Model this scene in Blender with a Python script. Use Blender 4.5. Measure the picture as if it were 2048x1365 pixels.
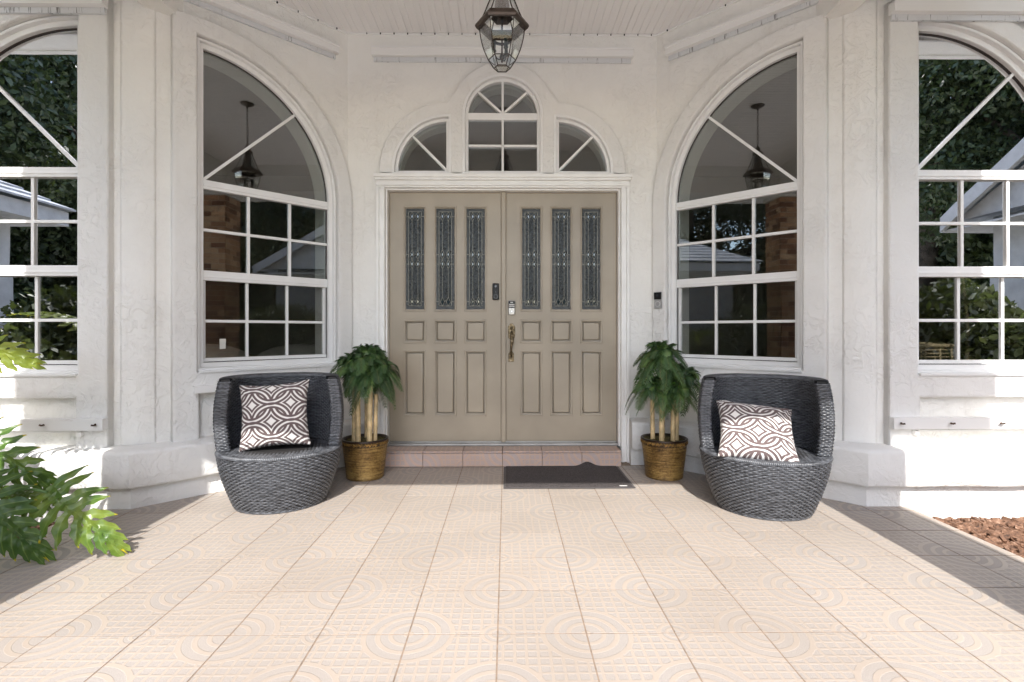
import bpy, bmesh, math, random
import numpy as np
from mathutils import Vector, Matrix, noise
from mathutils.geometry import tessellate_polygon
random.seed(7)
PI = math.pi
sc = bpy.context.scene
for o in list(bpy.data.objects): bpy.data.objects.remove(o)
C = sc.collection

# ------------------------------------------------------------------ camera, sky, sun, exposure
cd = bpy.data.cameras.new('camera'); cam = bpy.data.objects.new('camera', cd); C.objects.link(cam)
cam.location = (0, 0, 1.04); cam.rotation_euler = (math.radians(90), 0, math.radians(-0.6))
cd.sensor_width = 36; cd.lens = 18.545; cd.shift_y = -0.0100; cd.clip_start = 0.05; cd.clip_end = 500
sc.camera = cam
SUN_EL = math.radians(44.6); SUN_AZ_X = 0.014
world = bpy.data.worlds.new('World'); sc.world = world; world.use_nodes = True
wt = world.node_tree; bg = wt.nodes['Background']
sky = wt.nodes.new('ShaderNodeTexSky'); sky.sky_type = 'NISHITA'; sky.sun_disc = False
sky.sun_elevation = SUN_EL; sky.sun_rotation = math.radians(180.8)
sky.air_density = 1.0; sky.dust_density = 1.5; sky.ozone_density = 1.0
wt.links.new(sky.outputs[0], bg.inputs[0]); bg.inputs[1].default_value = 0.15
sd = bpy.data.lights.new('sun', 'SUN'); sd.energy = 2.0; sd.angle = math.radians(0.55); sd.color = (1.0, 0.97, 0.92)
sun = bpy.data.objects.new('sun', sd); C.objects.link(sun); sun.location = (0, -12, 12)
sdir = Vector((SUN_AZ_X, math.cos(SUN_EL), -math.sin(SUN_EL)))
sun.rotation_euler = sdir.to_track_quat('-Z', 'Y').to_euler()
sc.view_settings.view_transform = 'Standard'; sc.view_settings.look = 'None'
sc.view_settings.exposure = 1.80; sc.view_settings.gamma = 1.0; sc.view_settings.use_curve_mapping = False
sc.cycles.max_bounces = 12; sc.cycles.diffuse_bounces = 5; sc.cycles.glossy_bounces = 4
sc.cycles.transparent_max_bounces = 16; sc.cycles.transmission_bounces = 6
sc.cycles.caustics_reflective = False; sc.cycles.caustics_refractive = False
sc.cycles.use_denoising = True; sc.cycles.sample_clamp_indirect = 6

# ------------------------------------------------------------------ node helpers
class S:
    """socket wrapper with arithmetic -> math nodes"""
    def __init__(s, t, v): s.t = t; s.v = v
    def _op(s, op, a, b=None, c=None, clamp=False):
        n = s.t.nodes.new('ShaderNodeMath'); n.operation = op; n.use_clamp = clamp
        for i, x in enumerate((a, b, c)):
            if x is None: continue
            if isinstance(x, S): s.t.links.new(x.v, n.inputs[i])
            else: n.inputs[i].default_value = x
        return S(s.t, n.outputs[0])
    def __add__(s, o): return s._op('ADD', s, o)
    def __radd__(s, o): return s._op('ADD', s, o)
    def __sub__(s, o): return s._op('SUBTRACT', s, o)
    def __rsub__(s, o): return s._op('SUBTRACT', o, s)
    def __mul__(s, o): return s._op('MULTIPLY', s, o)
    def __rmul__(s, o): return s._op('MULTIPLY', s, o)
    def __truediv__(s, o): return s._op('DIVIDE', s, o)
    def __lt__(s, o): return s._op('LESS_THAN', s, o)
    def __gt__(s, o): return s._op('GREATER_THAN', s, o)
    def abs(s): return s._op('ABSOLUTE', s)
    def sqrt(s): return s._op('SQRT', s)
    def fract(s): return s._op('FRACT', s)
    def min(s, o): return s._op('MINIMUM', s, o)
    def max(s, o): return s._op('MAXIMUM', s, o)
    def ss(s, a, b):           # smooth step a..b
        n = s.t.nodes.new('ShaderNodeMapRange'); n.interpolation_type = 'SMOOTHSTEP'
        s.t.links.new(s.v, n.inputs[0]); n.inputs[1].default_value = a; n.inputs[2].default_value = b
        return S(s.t, n.outputs[0])

class Mat:
    def __init__(m, name):
        m.m = bpy.data.materials.new(name); m.m.use_nodes = True; m.t = m.m.node_tree
        m.b = m.t.nodes['Principled BSDF']; m.out = m.t.nodes['Material Output']
    def n(m, typ, **kw):
        nd = m.t.nodes.new(typ)
        for k, v in kw.items(): setattr(nd, k, v)
        return nd
    def l(m, a, b): m.t.links.new(a.v if isinstance(a, S) else a, b)
    def coord(m, which='Object'): return m.n('ShaderNodeTexCoord').outputs[which]
    def mapped(m, scale=(1, 1, 1), which='Object', rot=(0, 0, 0)):
        mp = m.n('ShaderNodeMapping'); mp.inputs['Scale'].default_value = scale; mp.inputs['Rotation'].default_value = rot
        m.l(m.coord(which), mp.inputs[0]); return mp.outputs[0]
    def noise(m, scale, detail=3, vec=None, rough=0.5, dist=0.0):
        nd = m.n('ShaderNodeTexNoise'); nd.inputs['Scale'].default_value = scale
        nd.inputs['Detail'].default_value = detail; nd.inputs['Roughness'].default_value = rough
        nd.inputs['Distortion'].default_value = dist
        m.l(vec if vec is not None else m.coord(), nd.inputs['Vector']); return S(m.t, nd.outputs['Fac'])
    def vor(m, scale, vec=None, feature='F1', out='Distance', rand=1.0):
        nd = m.n('ShaderNodeTexVoronoi', feature=feature); nd.inputs['Scale'].default_value = scale
        nd.inputs['Randomness'].default_value = rand
        m.l(vec if vec is not None else m.coord(), nd.inputs['Vector']); return S(m.t, nd.outputs[out])
    def ramp(m, fac, stops):
        r = m.n('ShaderNodeValToRGB'); e = r.color_ramp.elements
        while len(e) < len(stops): e.new(0.5)
        for i, (p, c) in enumerate(stops): e[i].position = p; e[i].color = (*c, 1)
        m.l(fac, r.inputs[0]); return r.outputs[0]
    def mix(m, fac, a, b, mode='MIX'):
        x = m.n('ShaderNodeMix', data_type='RGBA', blend_type=mode)
        for k, v in ((0, fac), (6, a), (7, b)):
            if isinstance(v, S) or hasattr(v, 'links'): m.l(v, x.inputs[k])
            elif isinstance(v, tuple): x.inputs[k].default_value = (*v, 1)
            else: x.inputs[k].default_value = v
        return x.outputs[2]
    def bump(m, h, strength=0.3, dist=0.01, to=None):
        b = m.n('ShaderNodeBump'); b.inputs['Strength'].default_value = strength; b.inputs['Distance'].default_value = dist
        m.l(h, b.inputs['Height']); m.l(b.outputs[0], (to or m.b).inputs['Normal']); return b
    def col(m, c):
        if isinstance(c, tuple): m.b.inputs['Base Color'].default_value = (*c, 1)
        else: m.l(c, m.b.inputs['Base Color'])
    def set(m, **kw):
        for k, v in kw.items():
            i = m.b.inputs[k.replace('_', ' ')]
            if isinstance(v, S): m.l(v, i)
            else: i.default_value = v
        return m

M = {}
def simple(name, col, rough=0.5, metal=0.0, var=0.08, scale=8, bump=0.0, bscale=60, spec=0.5):
    m = Mat(name)
    nz = m.noise(scale, 4)
    c2 = tuple(max(0, x * (1 - 2 * var)) for x in col); c1 = tuple(min(1, x * (1 + var)) for x in col)
    m.col(m.ramp(nz, [(0.3, c2), (0.7, c1)]))
    m.set(Roughness=rough, Metallic=metal); m.b.inputs['Specular IOR Level'].default_value = spec
    if bump: m.bump(m.noise(bscale, 3), bump, 0.004)
    M[name] = m.m; return m

def stucco(name, col, dirt=0.0):
    m = Mat(name)
    big = m.noise(3.2, 5, rough=0.62)
    skip = m.noise(13, 7, rough=0.58, dist=1.7)
    plate = skip.ss(0.44, 0.58)
    fine = m.noise(95, 3)
    mask = m.noise(2.1, 2).ss(0.38, 0.62)
    h = plate * (mask * 0.75 + 0.25) + fine * 0.14 + m.noise(6, 3) * 0.8
    m.bump(h, 0.52, 0.008)
    c = m.ramp(big, [(0.28, tuple(x * 0.93 for x in col)), (0.72, col)])
    if dirt:
        st = m.noise(1.0, 6, vec=m.mapped((9, 9, 1.4)), rough=0.7).ss(0.56, 0.85)
        c = m.mix(st * dirt, c, (0.40, 0.34, 0.26))
    m.col(c); m.set(Roughness=0.85); m.b.inputs['Specular IOR Level'].default_value = 0.2
    M[name] = m.m
WHITE = (0.88, 0.865, 0.825)
stucco('stucco', WHITE, 0.25)
stucco('stucco_trim', (0.83, 0.818, 0.79), 0.22)
m = simple('painted_trim', (0.88, 0.87, 0.84), 0.35, var=0.03, bump=0.05, bscale=30)
m = simple('window_frame', (0.84, 0.835, 0.82), 0.3, var=0.02)
m = simple('reveal_paint', (0.80, 0.80, 0.76), 0.6, var=0.02)
m = simple('door_paint', (0.345, 0.290, 0.215), 0.34, var=0.08, scale=2.4, bump=0.06, bscale=22)
m = simple('black_plastic', (0.008, 0.008, 0.009), 0.3, spec=0.2)
m = simple('lens_glass', (0.05, 0.055, 0.07), 0.15, 0.3)
m = simple('silver', (0.55, 0.55, 0.56), 0.32, 0.9, var=0.05)
m = simple('satin_nickel', (0.42, 0.40, 0.37), 0.35, 0.8, var=0.08)
m = simple('key_white', (0.75, 0.75, 0.72), 0.5)
m = simple('dark_bronze', (0.055, 0.04, 0.032), 0.38, 0.75, var=0.25, scale=20)
m = simple('hood_bronze', (0.10, 0.075, 0.062), 0.4, 0.7, var=0.2, scale=14)
m = simple('candle_sleeve', (0.03, 0.035, 0.03), 0.5)
m = simple('lead_came', (0.15, 0.14, 0.115), 0.35, 0.7, var=0.2, scale=40)
m = simple('threshold_metal', (0.36, 0.35, 0.33), 0.4, 0.7, var=0.1, scale=10)
m = simple('cane_node', (0.20, 0.13, 0.065), 0.6)
m = simple('border_glass', (0.006, 0.008, 0.008), 0.12, spec=0.4, bump=0.9, bscale=90)
m = simple('gasket', (0.035, 0.025, 0.02), 0.6)
m = simple('side_wing_paint', (0.40, 0.41, 0.42), 0.8)
m = simple('bamboo_cane', (0.66, 0.50, 0.27), 0.45, var=0.22, scale=14, bump=0.1, bscale=50)
m = simple('moss', (0.11, 0.09, 0.025), 0.9, var=0.45, scale=40, bump=0.9, bscale=90)
m = simple('rusty_bolt', (0.12, 0.075, 0.055), 0.7, 0.3, var=0.4, scale=60)
m = simple('books_pale', (0.5, 0.46, 0.38), 0.7)
m = simple('black_metal', (0.02, 0.02, 0.02), 0.4, 0.4)
m = simple('sofa_fabric', (0.45, 0.42, 0.38), 0.9, bump=0.3, bscale=200)
m = simple('interior_wall', (0.30, 0.27, 0.23), 0.8, var=0.04)
m = simple('interior_ceiling', (0.45, 0.42, 0.38), 0.8, var=0.04)
m = simple('interior_floor', (0.10, 0.065, 0.04), 0.5, var=0.2)
m = simple('basket_cane', (0.42, 0.34, 0.22), 0.6, var=0.2, scale=30)
m = simple('grout', (0.26, 0.195, 0.145), 0.9, var=0.15, scale=25, bump=0.4, bscale=150)
m = simple('mortar', (0.60, 0.54, 0.46), 0.9)
m = simple('trunk_bark', (0.13, 0.10, 0.075), 0.9, var=0.35, scale=9, bump=0.8, bscale=16)
m = simple('neighbour_wall', (0.62, 0.61, 0.58), 0.85, var=0.05, bump=0.2, bscale=30)
m = simple('fascia_white', (0.78, 0.78, 0.76), 0.5, var=0.03)
m = simple('gap_shade', (0.015, 0.014, 0.012), 0.9)
m = simple('sticker_paper', (0.72, 0.70, 0.64), 0.7)

# stained aluminium channel
m = Mat('track_metal'); st = m.noise(1.0, 5, vec=m.mapped((38, 38, 3)), rough=0.75).ss(0.56, 0.66)
m.col(m.mix(st * 0.85, (0.70, 0.71, 0.72), (0.10, 0.09, 0.085))); m.set(Roughness=0.45, Metallic=0.2); M['track_metal'] = m.m
m = Mat('track_white'); st = m.noise(1.0, 4, vec=m.mapped((4, 4, 30)), rough=0.7).ss(0.66, 0.78)
m.col(m.mix(st * 0.5, (0.84, 0.83, 0.81), (0.45, 0.36, 0.28))); m.set(Roughness=0.4); M['track_white'] = m.m

# soffit vinyl : pale lilac-white with fine perforation
m = Mat('soffit_vinyl'); v = m.vor(190, rand=0.15)
hole = 1.0 - v.ss(0.10, 0.30)
m.col(m.mix(hole * 0.35, (0.88, 0.865, 0.855), (0.5, 0.48, 0.47))); m.set(Roughness=0.5)
m.bump(hole * -1.0, 0.35, 0.002); M['soffit_vinyl'] = m.m

# patio tile : ridged ring and lattice pattern (tile-local metres, centre origin, rings on the two opposite corners)
T = 0.305
def tile_mat(name, ridge, grit, riser=False):
    m = Mat(name)
    sep = m.n('ShaderNodeSeparateXYZ'); m.l(m.coord(), sep.inputs[0])
    x = S(m.t, sep.outputs[0]); y = S(m.t, sep.outputs[1])
    hw = T / 2
    def cd_(sx, sy):
        dx = x - sx * hw; dy = y - sy * hw
        return (dx * dx + dy * dy).sqrt()
    d1 = cd_(1, 1).min(cd_(-1, -1)); d2 = cd_(1, -1).min(cd_(-1, 1))
    def band(d, r, w): return 1.0 - (d - r).abs().ss(w * 0.5, w * 0.5 + 0.003)
    rings = band(d1, 0.150, 0.015).max(band(d1, 0.103, 0.015)).max(band(d1, 0.060, 0.013)).max(band(d1, 0.0, 0.030))
    rs = band(d2, 0.052, 0.010).max(band(d2, 0.026, 0.009))
    g = T / 8
    gx = ((x / g).fract() - 0.5).abs(); gy = ((y / g).fract() - 0.5).abs()
    grid = gx.min(gy); grid = 1.0 - grid.ss(0.09, 0.17)
    outside = d1.ss(0.152, 0.158) * d2.ss(0.052, 0.058)
    ridge_f = rings.max(rs).max(grid * outside)
    geo = m.n('ShaderNodeNewGeometry'); oi = m.n('ShaderNodeObjectInfo')
    gr = m.noise(330, 2)
    worldn = m.noise(1.7, 4, vec=geo.outputs['Position'])
    gc = m.ramp(gr, [(0.35, tuple(c * 0.80 for c in grit)), (0.65, tuple(min(1, c * 1.12) for c in grit))])
    c = m.mix(ridge_f, gc, ridge)
    c = m.mix(worldn.ss(0.38, 0.72) * 0.45, c, tuple(k * 0.80 for k in ridge))
    hv = m.n('ShaderNodeHueSaturation'); m.l(c, hv.inputs['Color'])
    m.l(S(m.t, oi.outputs['Random']) * 0.09 + 0.945, hv.inputs['Value'])
    spots = m.noise(7, 6, vec=geo.outputs['Position'], rough=0.74).ss(0.66, 0.80)
    c = m.mix(spots * 0.35, hv.outputs[0], (0.42, 0.25, 0.13))
    m.col(c)
    m.l(ridge_f * -0.16 + 0.56, m.b.inputs['Roughness'])
    m.bump(ridge_f * 1.0 + gr * 0.12 * (1.0 - ridge_f), 0.6, 0.0012)
    m.b.inputs['Specular IOR Level'].default_value = 0.4
    M[name] = m.m
tile_mat('patio_tile', (0.400, 0.338, 0.283), (0.362, 0.327, 0.298))
tile_mat('step_tile', (0.52, 0.37, 0.29), (0.46, 0.37, 0.34))
m = simple('border_tile', (0.40, 0.342, 0.288), 0.5, var=0.05, scale=5, bump=0.1, bscale=80)

# glazing
def glass(name, tint, refl_boost, rough=0.0, tex=None):
    m = Mat(name); t = m.t; t.nodes.remove(m.b)
    tr = m.n('ShaderNodeBsdfTransparent'); tr.inputs[0].default_value = (*tint, 1)
    gl = m.n('ShaderNodeBsdfGlossy'); gl.inputs['Roughness'].default_value = rough; gl.inputs[0].default_value = (0.95, 0.97, 1.0, 1)
    fr = m.n('ShaderNodeFresnel'); fr.inputs[0].default_value = 1.5
    f = S(t, fr.outputs[0]) * refl_boost
    mx = m.n('ShaderNodeMixShader'); m.l(f.min(0.95), mx.inputs[0]); m.l(tr.outputs[0], mx.inputs[1]); m.l(gl.outputs[0], mx.inputs[2])
    if tex: tex(m, gl, fr)
    m.l(mx.outputs[0], m.out.inputs[0]); M[name] = m.m
def wavy(m, gl, fr):
    b = m.n('ShaderNodeBump'); b.inputs['Strength'].default_value = 0.05; b.inputs['Distance'].default_value = 0.01
    m.l(m.noise(2.2, 1), b.inputs['Height']); m.l(b.outputs[0], gl.inputs['Normal'])
glass('window_glass', (0.86, 0.88, 0.86), 3.0, 0.0, wavy)
glass('screened_glass', (0.80, 0.80, 0.78), 1.3, 0.0, wavy)
glass('lantern_glass', (0.985, 0.99, 0.985), 0.35)
m = Mat('leaded_glass'); nz = m.noise(52, 2, dist=1.2)
m.col(m.ramp(m.noise(1, 4, vec=m.mapped((60, 60, 34)), rough=0.7, dist=1.0), [(0.40, (0.001, 0.0015, 0.002)), (0.60, (0.030, 0.038, 0.041))]))
m.set(Roughness=0.05); m.b.inputs['Specular IOR Level'].default_value = 0.20
m.bump(nz, 0.75, 0.004); M['leaded_glass'] = m.m
m = Mat('bevel_glass'); m.col((0.02, 0.035, 0.045)); m.set(Roughness=0.02); m.b.inputs['Specular IOR Level'].default_value = 1.0; M['bevel_glass'] = m.m

# wicker
m = Mat('wicker_strand')
c = m.ramp(m.noise(1.0, 4, vec=m.mapped((22, 22, 160))), [(0.32, (0.028, 0.030, 0.035)), (0.68, (0.130, 0.137, 0.152))])
m.col(c); m.set(Roughness=0.33); m.b.inputs['Specular IOR Level'].default_value = 0.65; m.bump(m.noise(1.0, 2, vec=m.mapped((40, 40, 900))), 0.25, 0.001)
M['wicker_strand'] = m.m
m = simple('wicker_core', (0.016, 0.015, 0.015), 0.6)

# pot : rope coil rubbed with gold
m = Mat('rope_pot')
nz = m.noise(1.0, 5, vec=m.mapped((7, 7, 120)), rough=0.7); n2 = m.noise(5, 3); nsp = m.noise(60, 3, rough=0.8)
f = nz * 0.7 + n2 * 0.5 + nsp * 0.35
m.col(m.ramp(f, [(0.60, (0.045, 0.025, 0.010)), (0.74, (0.22, 0.125, 0.035)), (0.90, (0.52, 0.34, 0.11))]))
w = m.n('ShaderNodeTexWave', wave_type='BANDS', bands_direction='Z'); w.inputs['Scale'].default_value = 32; w.inputs['Distortion'].default_value = 1.2
m.l(m.coord(), w.inputs[0])
m.bump(S(m.t, w.outputs['Fac']) + nz * 0.9 + nsp * 0.5, 0.9, 0.004); m.set(Roughness=0.38, Metallic=0.35); M['rope_pot'] = m.m
m = simple('pot_rim', (0.03, 0.017, 0.011), 0.28, 0.2, var=0.3)
m = simple('pot_braid', (0.30, 0.17, 0.045), 0.42, 0.35, var=0.5, scale=45, bump=0.5, bscale=150)

# foliage (translucent)
def leafmat(name, stops, scale, tr=0.35, rough=0.4, tip=None, uvcol=False):
    m = Mat(name); oi = m.n('ShaderNodeObjectInfo')
    f = m.noise(scale, 3) * 0.8 + S(m.t, oi.outputs['Random']) * 0.3
    c = m.ramp(f, stops)
    if tip:
        uv = m.n('ShaderNodeUVMap'); sp = m.n('ShaderNodeSeparateXYZ'); m.l(uv.outputs[0], sp.inputs[0])
        u = S(m.t, sp.outputs[0]); v = S(m.t, sp.outputs[1])
        edge = (u + m.noise(30, 2) * 0.25).ss(1.04, 1.14)
        c = m.mix(edge, c, tip)
        vein = 1.0 - (v - 0.5).abs().ss(0.035, 0.09)
        c = m.mix(vein * 0.35, c, (0.22, 0.32, 0.07))
        m.bump((v - 0.5).abs() * 4.0 + m.noise(45, 3) * 0.4, 0.5, 0.004)
    m.col(c); m.set(Roughness=rough); m.b.inputs['Specular IOR Level'].default_value = 0.45
    tb = m.n('ShaderNodeBsdfTranslucent'); mx = m.n('ShaderNodeMixShader'); mx.inputs[0].default_value = tr
    cc = m.mix(0.4, c, (0.22, 0.30, 0.04)); m.l(cc, tb.inputs[0])
    m.l(m.b.outputs[0], mx.inputs[1]); m.l(tb.outputs[0], mx.inputs[2]); m.l(mx.outputs[0], m.out.inputs[0]); M[name] = m.m
leafmat('palm_leaflet', [(0.35, (0.028, 0.060, 0.026)), (0.6, (0.065, 0.130, 0.045)), (0.85, (0.15, 0.24, 0.06))], 18, 0.2, 0.42)
leafmat('palm_fresh', [(0.3, (0.09, 0.20, 0.035)), (0.8, (0.19, 0.36, 0.06))], 6, 0.3, 0.42)
m = simple('frond_rib', (0.22, 0.21, 0.06), 0.5)
leafmat('philodendron_leaf', [(0.25, (0.036, 0.088, 0.018)), (0.6, (0.080, 0.155, 0.026)), (0.95, (0.24, 0.29, 0.04))], 7, 0.22, 0.3, tip=(0.62, 0.50, 0.03))
leafmat('philodendron_painted_sun', [(0.25, (0.14, 0.20, 0.03)), (0.6, (0.25, 0.31, 0.04)), (0.95, (0.38, 0.40, 0.06))], 7, 0.4, 0.35, tip=(0.62, 0.50, 0.03))  # yellower copy of the leaf, sunlight painted into its colour
m = simple('leaf_stalk', (0.10, 0.19, 0.05), 0.45)
leafmat('tree_leaf', [(0.3, (0.022, 0.032, 0.012)), (0.6, (0.042, 0.058, 0.022)), (0.9, (0.085, 0.105, 0.040))], 0.8, 0.14, 0.5)
leafmat('shrub_leaf', [(0.3, (0.07, 0.15, 0.02)), (0.7, (0.20, 0.32, 0.04))], 4, 0.35, 0.4)
m = Mat('bark_mulch'); cl = m.vor(22, out='Color');
m.col(m.ramp(m.noise(26, 3, rough=0.8), [(0.3, (0.05, 0.026, 0.017)), (0.55, (0.20, 0.105, 0.062)), (0.78, (0.42, 0.29, 0.21))])); m.set(Roughness=0.85); m.bump(m.noise(90, 3), 0.5, 0.004); M['bark_mulch'] = m.m
m = Mat('mulch_bed'); m.col(m.ramp(m.noise(30, 5, rough=0.7), [(0.3, (0.035, 0.02, 0.014)), (0.7, (0.17, 0.095, 0.06))])); m.set(Roughness=0.95); m.bump(m.noise(30, 5), 1.0, 0.02); M['mulch_bed'] = m.m
m = Mat('lawn'); m.col(m.ramp(m.noise(6, 6, rough=0.7), [(0.3, (0.035, 0.06, 0.015)), (0.7, (0.09, 0.13, 0.035))])); m.set(Roughness=0.95); m.bump(m.noise(60, 4), 0.9, 0.03); M['lawn'] = m.m
m = Mat('bounce_driveway'); m.col(m.ramp(m.noise(4, 6), [(0.3, (0.58, 0.565, 0.53)), (0.7, (0.68, 0.665, 0.63))])); m.set(Roughness=0.9); M['bounce_driveway'] = m.m
m = Mat('brick'); at = m.n('ShaderNodeAttribute'); at.attribute_name = 'tone'; m.col(m.ramp(at.outputs['Fac'], [(0.1, (0.22, 0.10, 0.055)), (0.5, (0.48, 0.26, 0.14)), (0.9, (0.66, 0.45, 0.28))])); m.set(Roughness=0.85); m.bump(m.noise(40, 4), 0.5, 0.004); M['brick'] = m.m
m = Mat('shingle'); m.col(m.ramp(m.noise(7, 4, rough=0.7), [(0.3, (0.24, 0.25, 0.26)), (0.7, (0.42, 0.43, 0.45))])); m.set(Roughness=0.9); m.bump(m.noise(80, 2), 0.6, 0.005); M['shingle'] = m.m
# door mat
m = Mat('mat_pile'); m.col(m.ramp(m.noise(140, 3, rough=0.8), [(0.35, (0.016, 0.013, 0.013)), (0.65, (0.105, 0.09, 0.088))])); m.set(Roughness=1.0); m.bump(m.noise(200, 2), 1.0, 0.006); M['mat_pile'] = m.m
m = simple('mat_border', (0.085, 0.078, 0.078), 0.6, bump=0.3, bscale=120)
# pillow : interlocking rings
m = Mat('ring_fabric'); uvn = m.n('ShaderNodeUVMap'); sp = m.n('ShaderNodeSeparateXYZ'); m.l(uvn.outputs[0], sp.inputs[0])
u = S(m.t, sp.outputs[0]); v = S(m.t, sp.outputs[1])
k = 1.85
a = (u * 1.0 + v * 1.05) * k + 0.35; b = (v * 1.05 - u * 1.0) * k + 0.15
fx = a.fract(); fy = b.fract()
DM_ = None; G_ = {0: None, 1: None}; B_ = {0: None, 1: None}; RR_ = 0.640; HB_ = 0.080
for cx in (0, 1):
    for cy in (0, 1):
        dx = fx - cx; dy = fy - cy; d = (dx * dx + dy * dy).sqrt(); q = (cx + cy) % 2
        e_ = (d - RR_).abs(); DM_ = e_ if DM_ is None else DM_.min(e_)
        l_ = 1.0 - (e_ - HB_).abs().ss(0.034, 0.056); bb_ = 1.0 - e_.ss(HB_, HB_ + 0.012)
        G_[q] = l_ if G_[q] is None else G_[q].max(l_); B_[q] = bb_ if B_[q] is None else B_[q].max(bb_)
dark = G_[0].max(G_[1] * (1.0 - B_[0])).max(1.0 - (DM_ - HB_ - 0.125).abs().ss(0.026, 0.048))
wv = m.noise(420, 1)
c = m.mix(dark, (0.74, 0.72, 0.69), (0.115, 0.082, 0.080)); m.col(c); m.set(Roughness=0.9); m.bump(wv, 0.25, 0.001)
m.b.inputs['Sheen Weight'].default_value = 0.1; M['ring_fabric'] = m.m

# ------------------------------------------------------------------ mesh helpers
def tag(o, label=None, cat=None, group=None, kind=None):
    if label: o['label'] = label
    if cat: o['category'] = cat
    if group: o['group'] = group
    if kind: o['kind'] = kind
    return o
def empty(name, loc=(0, 0, 0), rz=0, parent=None):
    o = bpy.data.objects.new(name, None); C.objects.link(o); o.location = loc; o.rotation_euler = (0, 0, rz)
    o.empty_display_size = 0.1
    if parent: o.parent = parent
    return o
class MB:
    def __init__(s): s.v = []; s.f = []; s.sm = []; s.uv = None
    def add(s, vs, fs, smooth=False):
        b = len(s.v); s.v.extend([tuple(p) for p in vs]); s.f.extend([tuple(i + b for i in f) for f in fs]); s.sm.extend([smooth] * len(fs))
    def box(s, x0, x1, y0, y1, z0, z1, X=None, ch=0.0):
        """box with optional chamfer on all edges ; X maps local -> final"""
        if ch <= 0:
            vs = [(x, y, z) for x in (x0, x1) for y in (y0, y1) for z in (z0, z1)]
            fs = [(0, 1, 3, 2), (4, 6, 7, 5), (0, 4, 5, 1), (2, 3, 7, 6), (0, 2, 6, 4), (1, 5, 7, 3)]
        else:
            bm = bmesh.new(); bmesh.ops.create_cube(bm, size=1)
            for v in bm.verts: v.co = Vector(((x0 + x1) / 2 + v.co.x * (x1 - x0), (y0 + y1) / 2 + v.co.y * (y1 - y0), (z0 + z1) / 2 + v.co.z * (z1 - z0)))
            bmesh.ops.bevel(bm, geom=list(bm.edges), offset=ch, segments=2, profile=0.6, affect='EDGES')
            vs = [tuple(v.co) for v in bm.verts]; fs = [tuple(v.index for v in f.verts) for f in bm.faces]; bm.free()
        if X: vs = [X(p) for p in vs]
        s.add(vs, fs)
    def tube(s, pts, r, n=8, cap=True, smooth=True):
        pts = [Vector(p) for p in pts]; rs = r if isinstance(r, (list, tuple)) else [r] * len(pts)
        vs = []; up = Vector((0, 0, 1)); prev = None
        for i, p in enumerate(pts):
            t = (pts[min(i + 1, len(pts) - 1)] - pts[max(i - 1, 0)]).normalized()
            if prev is None:
                a_ = t.cross(up)
                if a_.length < 1e-3: a_ = t.cross(Vector((1, 0, 0)))
                a_.normalize()
            else:
                a_ = (prev - t * prev.dot(t)); a_.normalize()
            prev = a_; b_ = t.cross(a_)
            for k in range(n):
                an = 2 * PI * k / n; vs.append(tuple(p + (a_ * math.cos(an) + b_ * math.sin(an)) * rs[i]))
        fs = [(i * n + k, i * n + (k + 1) % n, (i + 1) * n + (k + 1) % n, (i + 1) * n + k) for i in range(len(pts) - 1) for k in range(n)]
        s.add(vs, fs, smooth)
        if cap:
            b = len(s.v) - len(vs)
            s.f.append(tuple(b + k for k in range(n))); s.sm.append(False)
            s.f.append(tuple(b + (len(pts) - 1) * n + k for k in reversed(range(n)))); s.sm.append(False)
    def lathe(s, prof, n=32, c=(0, 0, 0), smooth=True, phase=0.0):
        vs = [(c[0] + r * math.cos(2 * PI * k / n + phase), c[1] + r * math.sin(2 * PI * k / n + phase), c[2] + z) for r, z in prof for k in range(n)]
        fs = [(i * n + k, i * n + (k + 1) % n, (i + 1) * n + (k + 1) % n, (i + 1) * n + k) for i in range(len(prof) - 1) for k in range(n)]
        s.add(vs, fs, smooth)
    def ell(s, c, r, n=10, m_=6):
        prof = [(max(1e-5, math.sin(PI * i / m_)), -math.cos(PI * i / m_)) for i in range(m_ + 1)]
        vs = [(c[0] + r[0] * q * math.cos(2 * PI * k / n), c[1] + r[1] * q * math.sin(2 * PI * k / n), c[2] + r[2] * z) for q, z in prof for k in range(n)]
        fs = [(i * n + k, i * n + (k + 1) % n, (i + 1) * n + (k + 1) % n, (i + 1) * n + k) for i in range(m_) for k in range(n)]
        s.add(vs, fs, True)
    def mesh(s, name, mat):
        me = bpy.data.meshes.new(name); me.from_pydata(s.v, [], s.f)
        me.polygons.foreach_set('use_smooth', s.sm); me.materials.append(M[mat] if isinstance(mat, str) else mat)
        me.update(); return me
    def obj(s, name, mat, parent=None, fix=True):
        me = s.mesh(name, mat)
        if fix:
            bm = bmesh.new(); bm.from_mesh(me); bmesh.ops.recalc_face_normals(bm, faces=bm.faces); bm.to_mesh(me); bm.free()
        return link(name, me, parent)
def link(name, me, parent=None, loc=None, rot=None):
    o = bpy.data.objects.new(name, me); C.objects.link(o)
    if parent: o.parent = parent
    if loc: o.location = loc
    if rot: o.rotation_euler = rot
    return o

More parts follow.
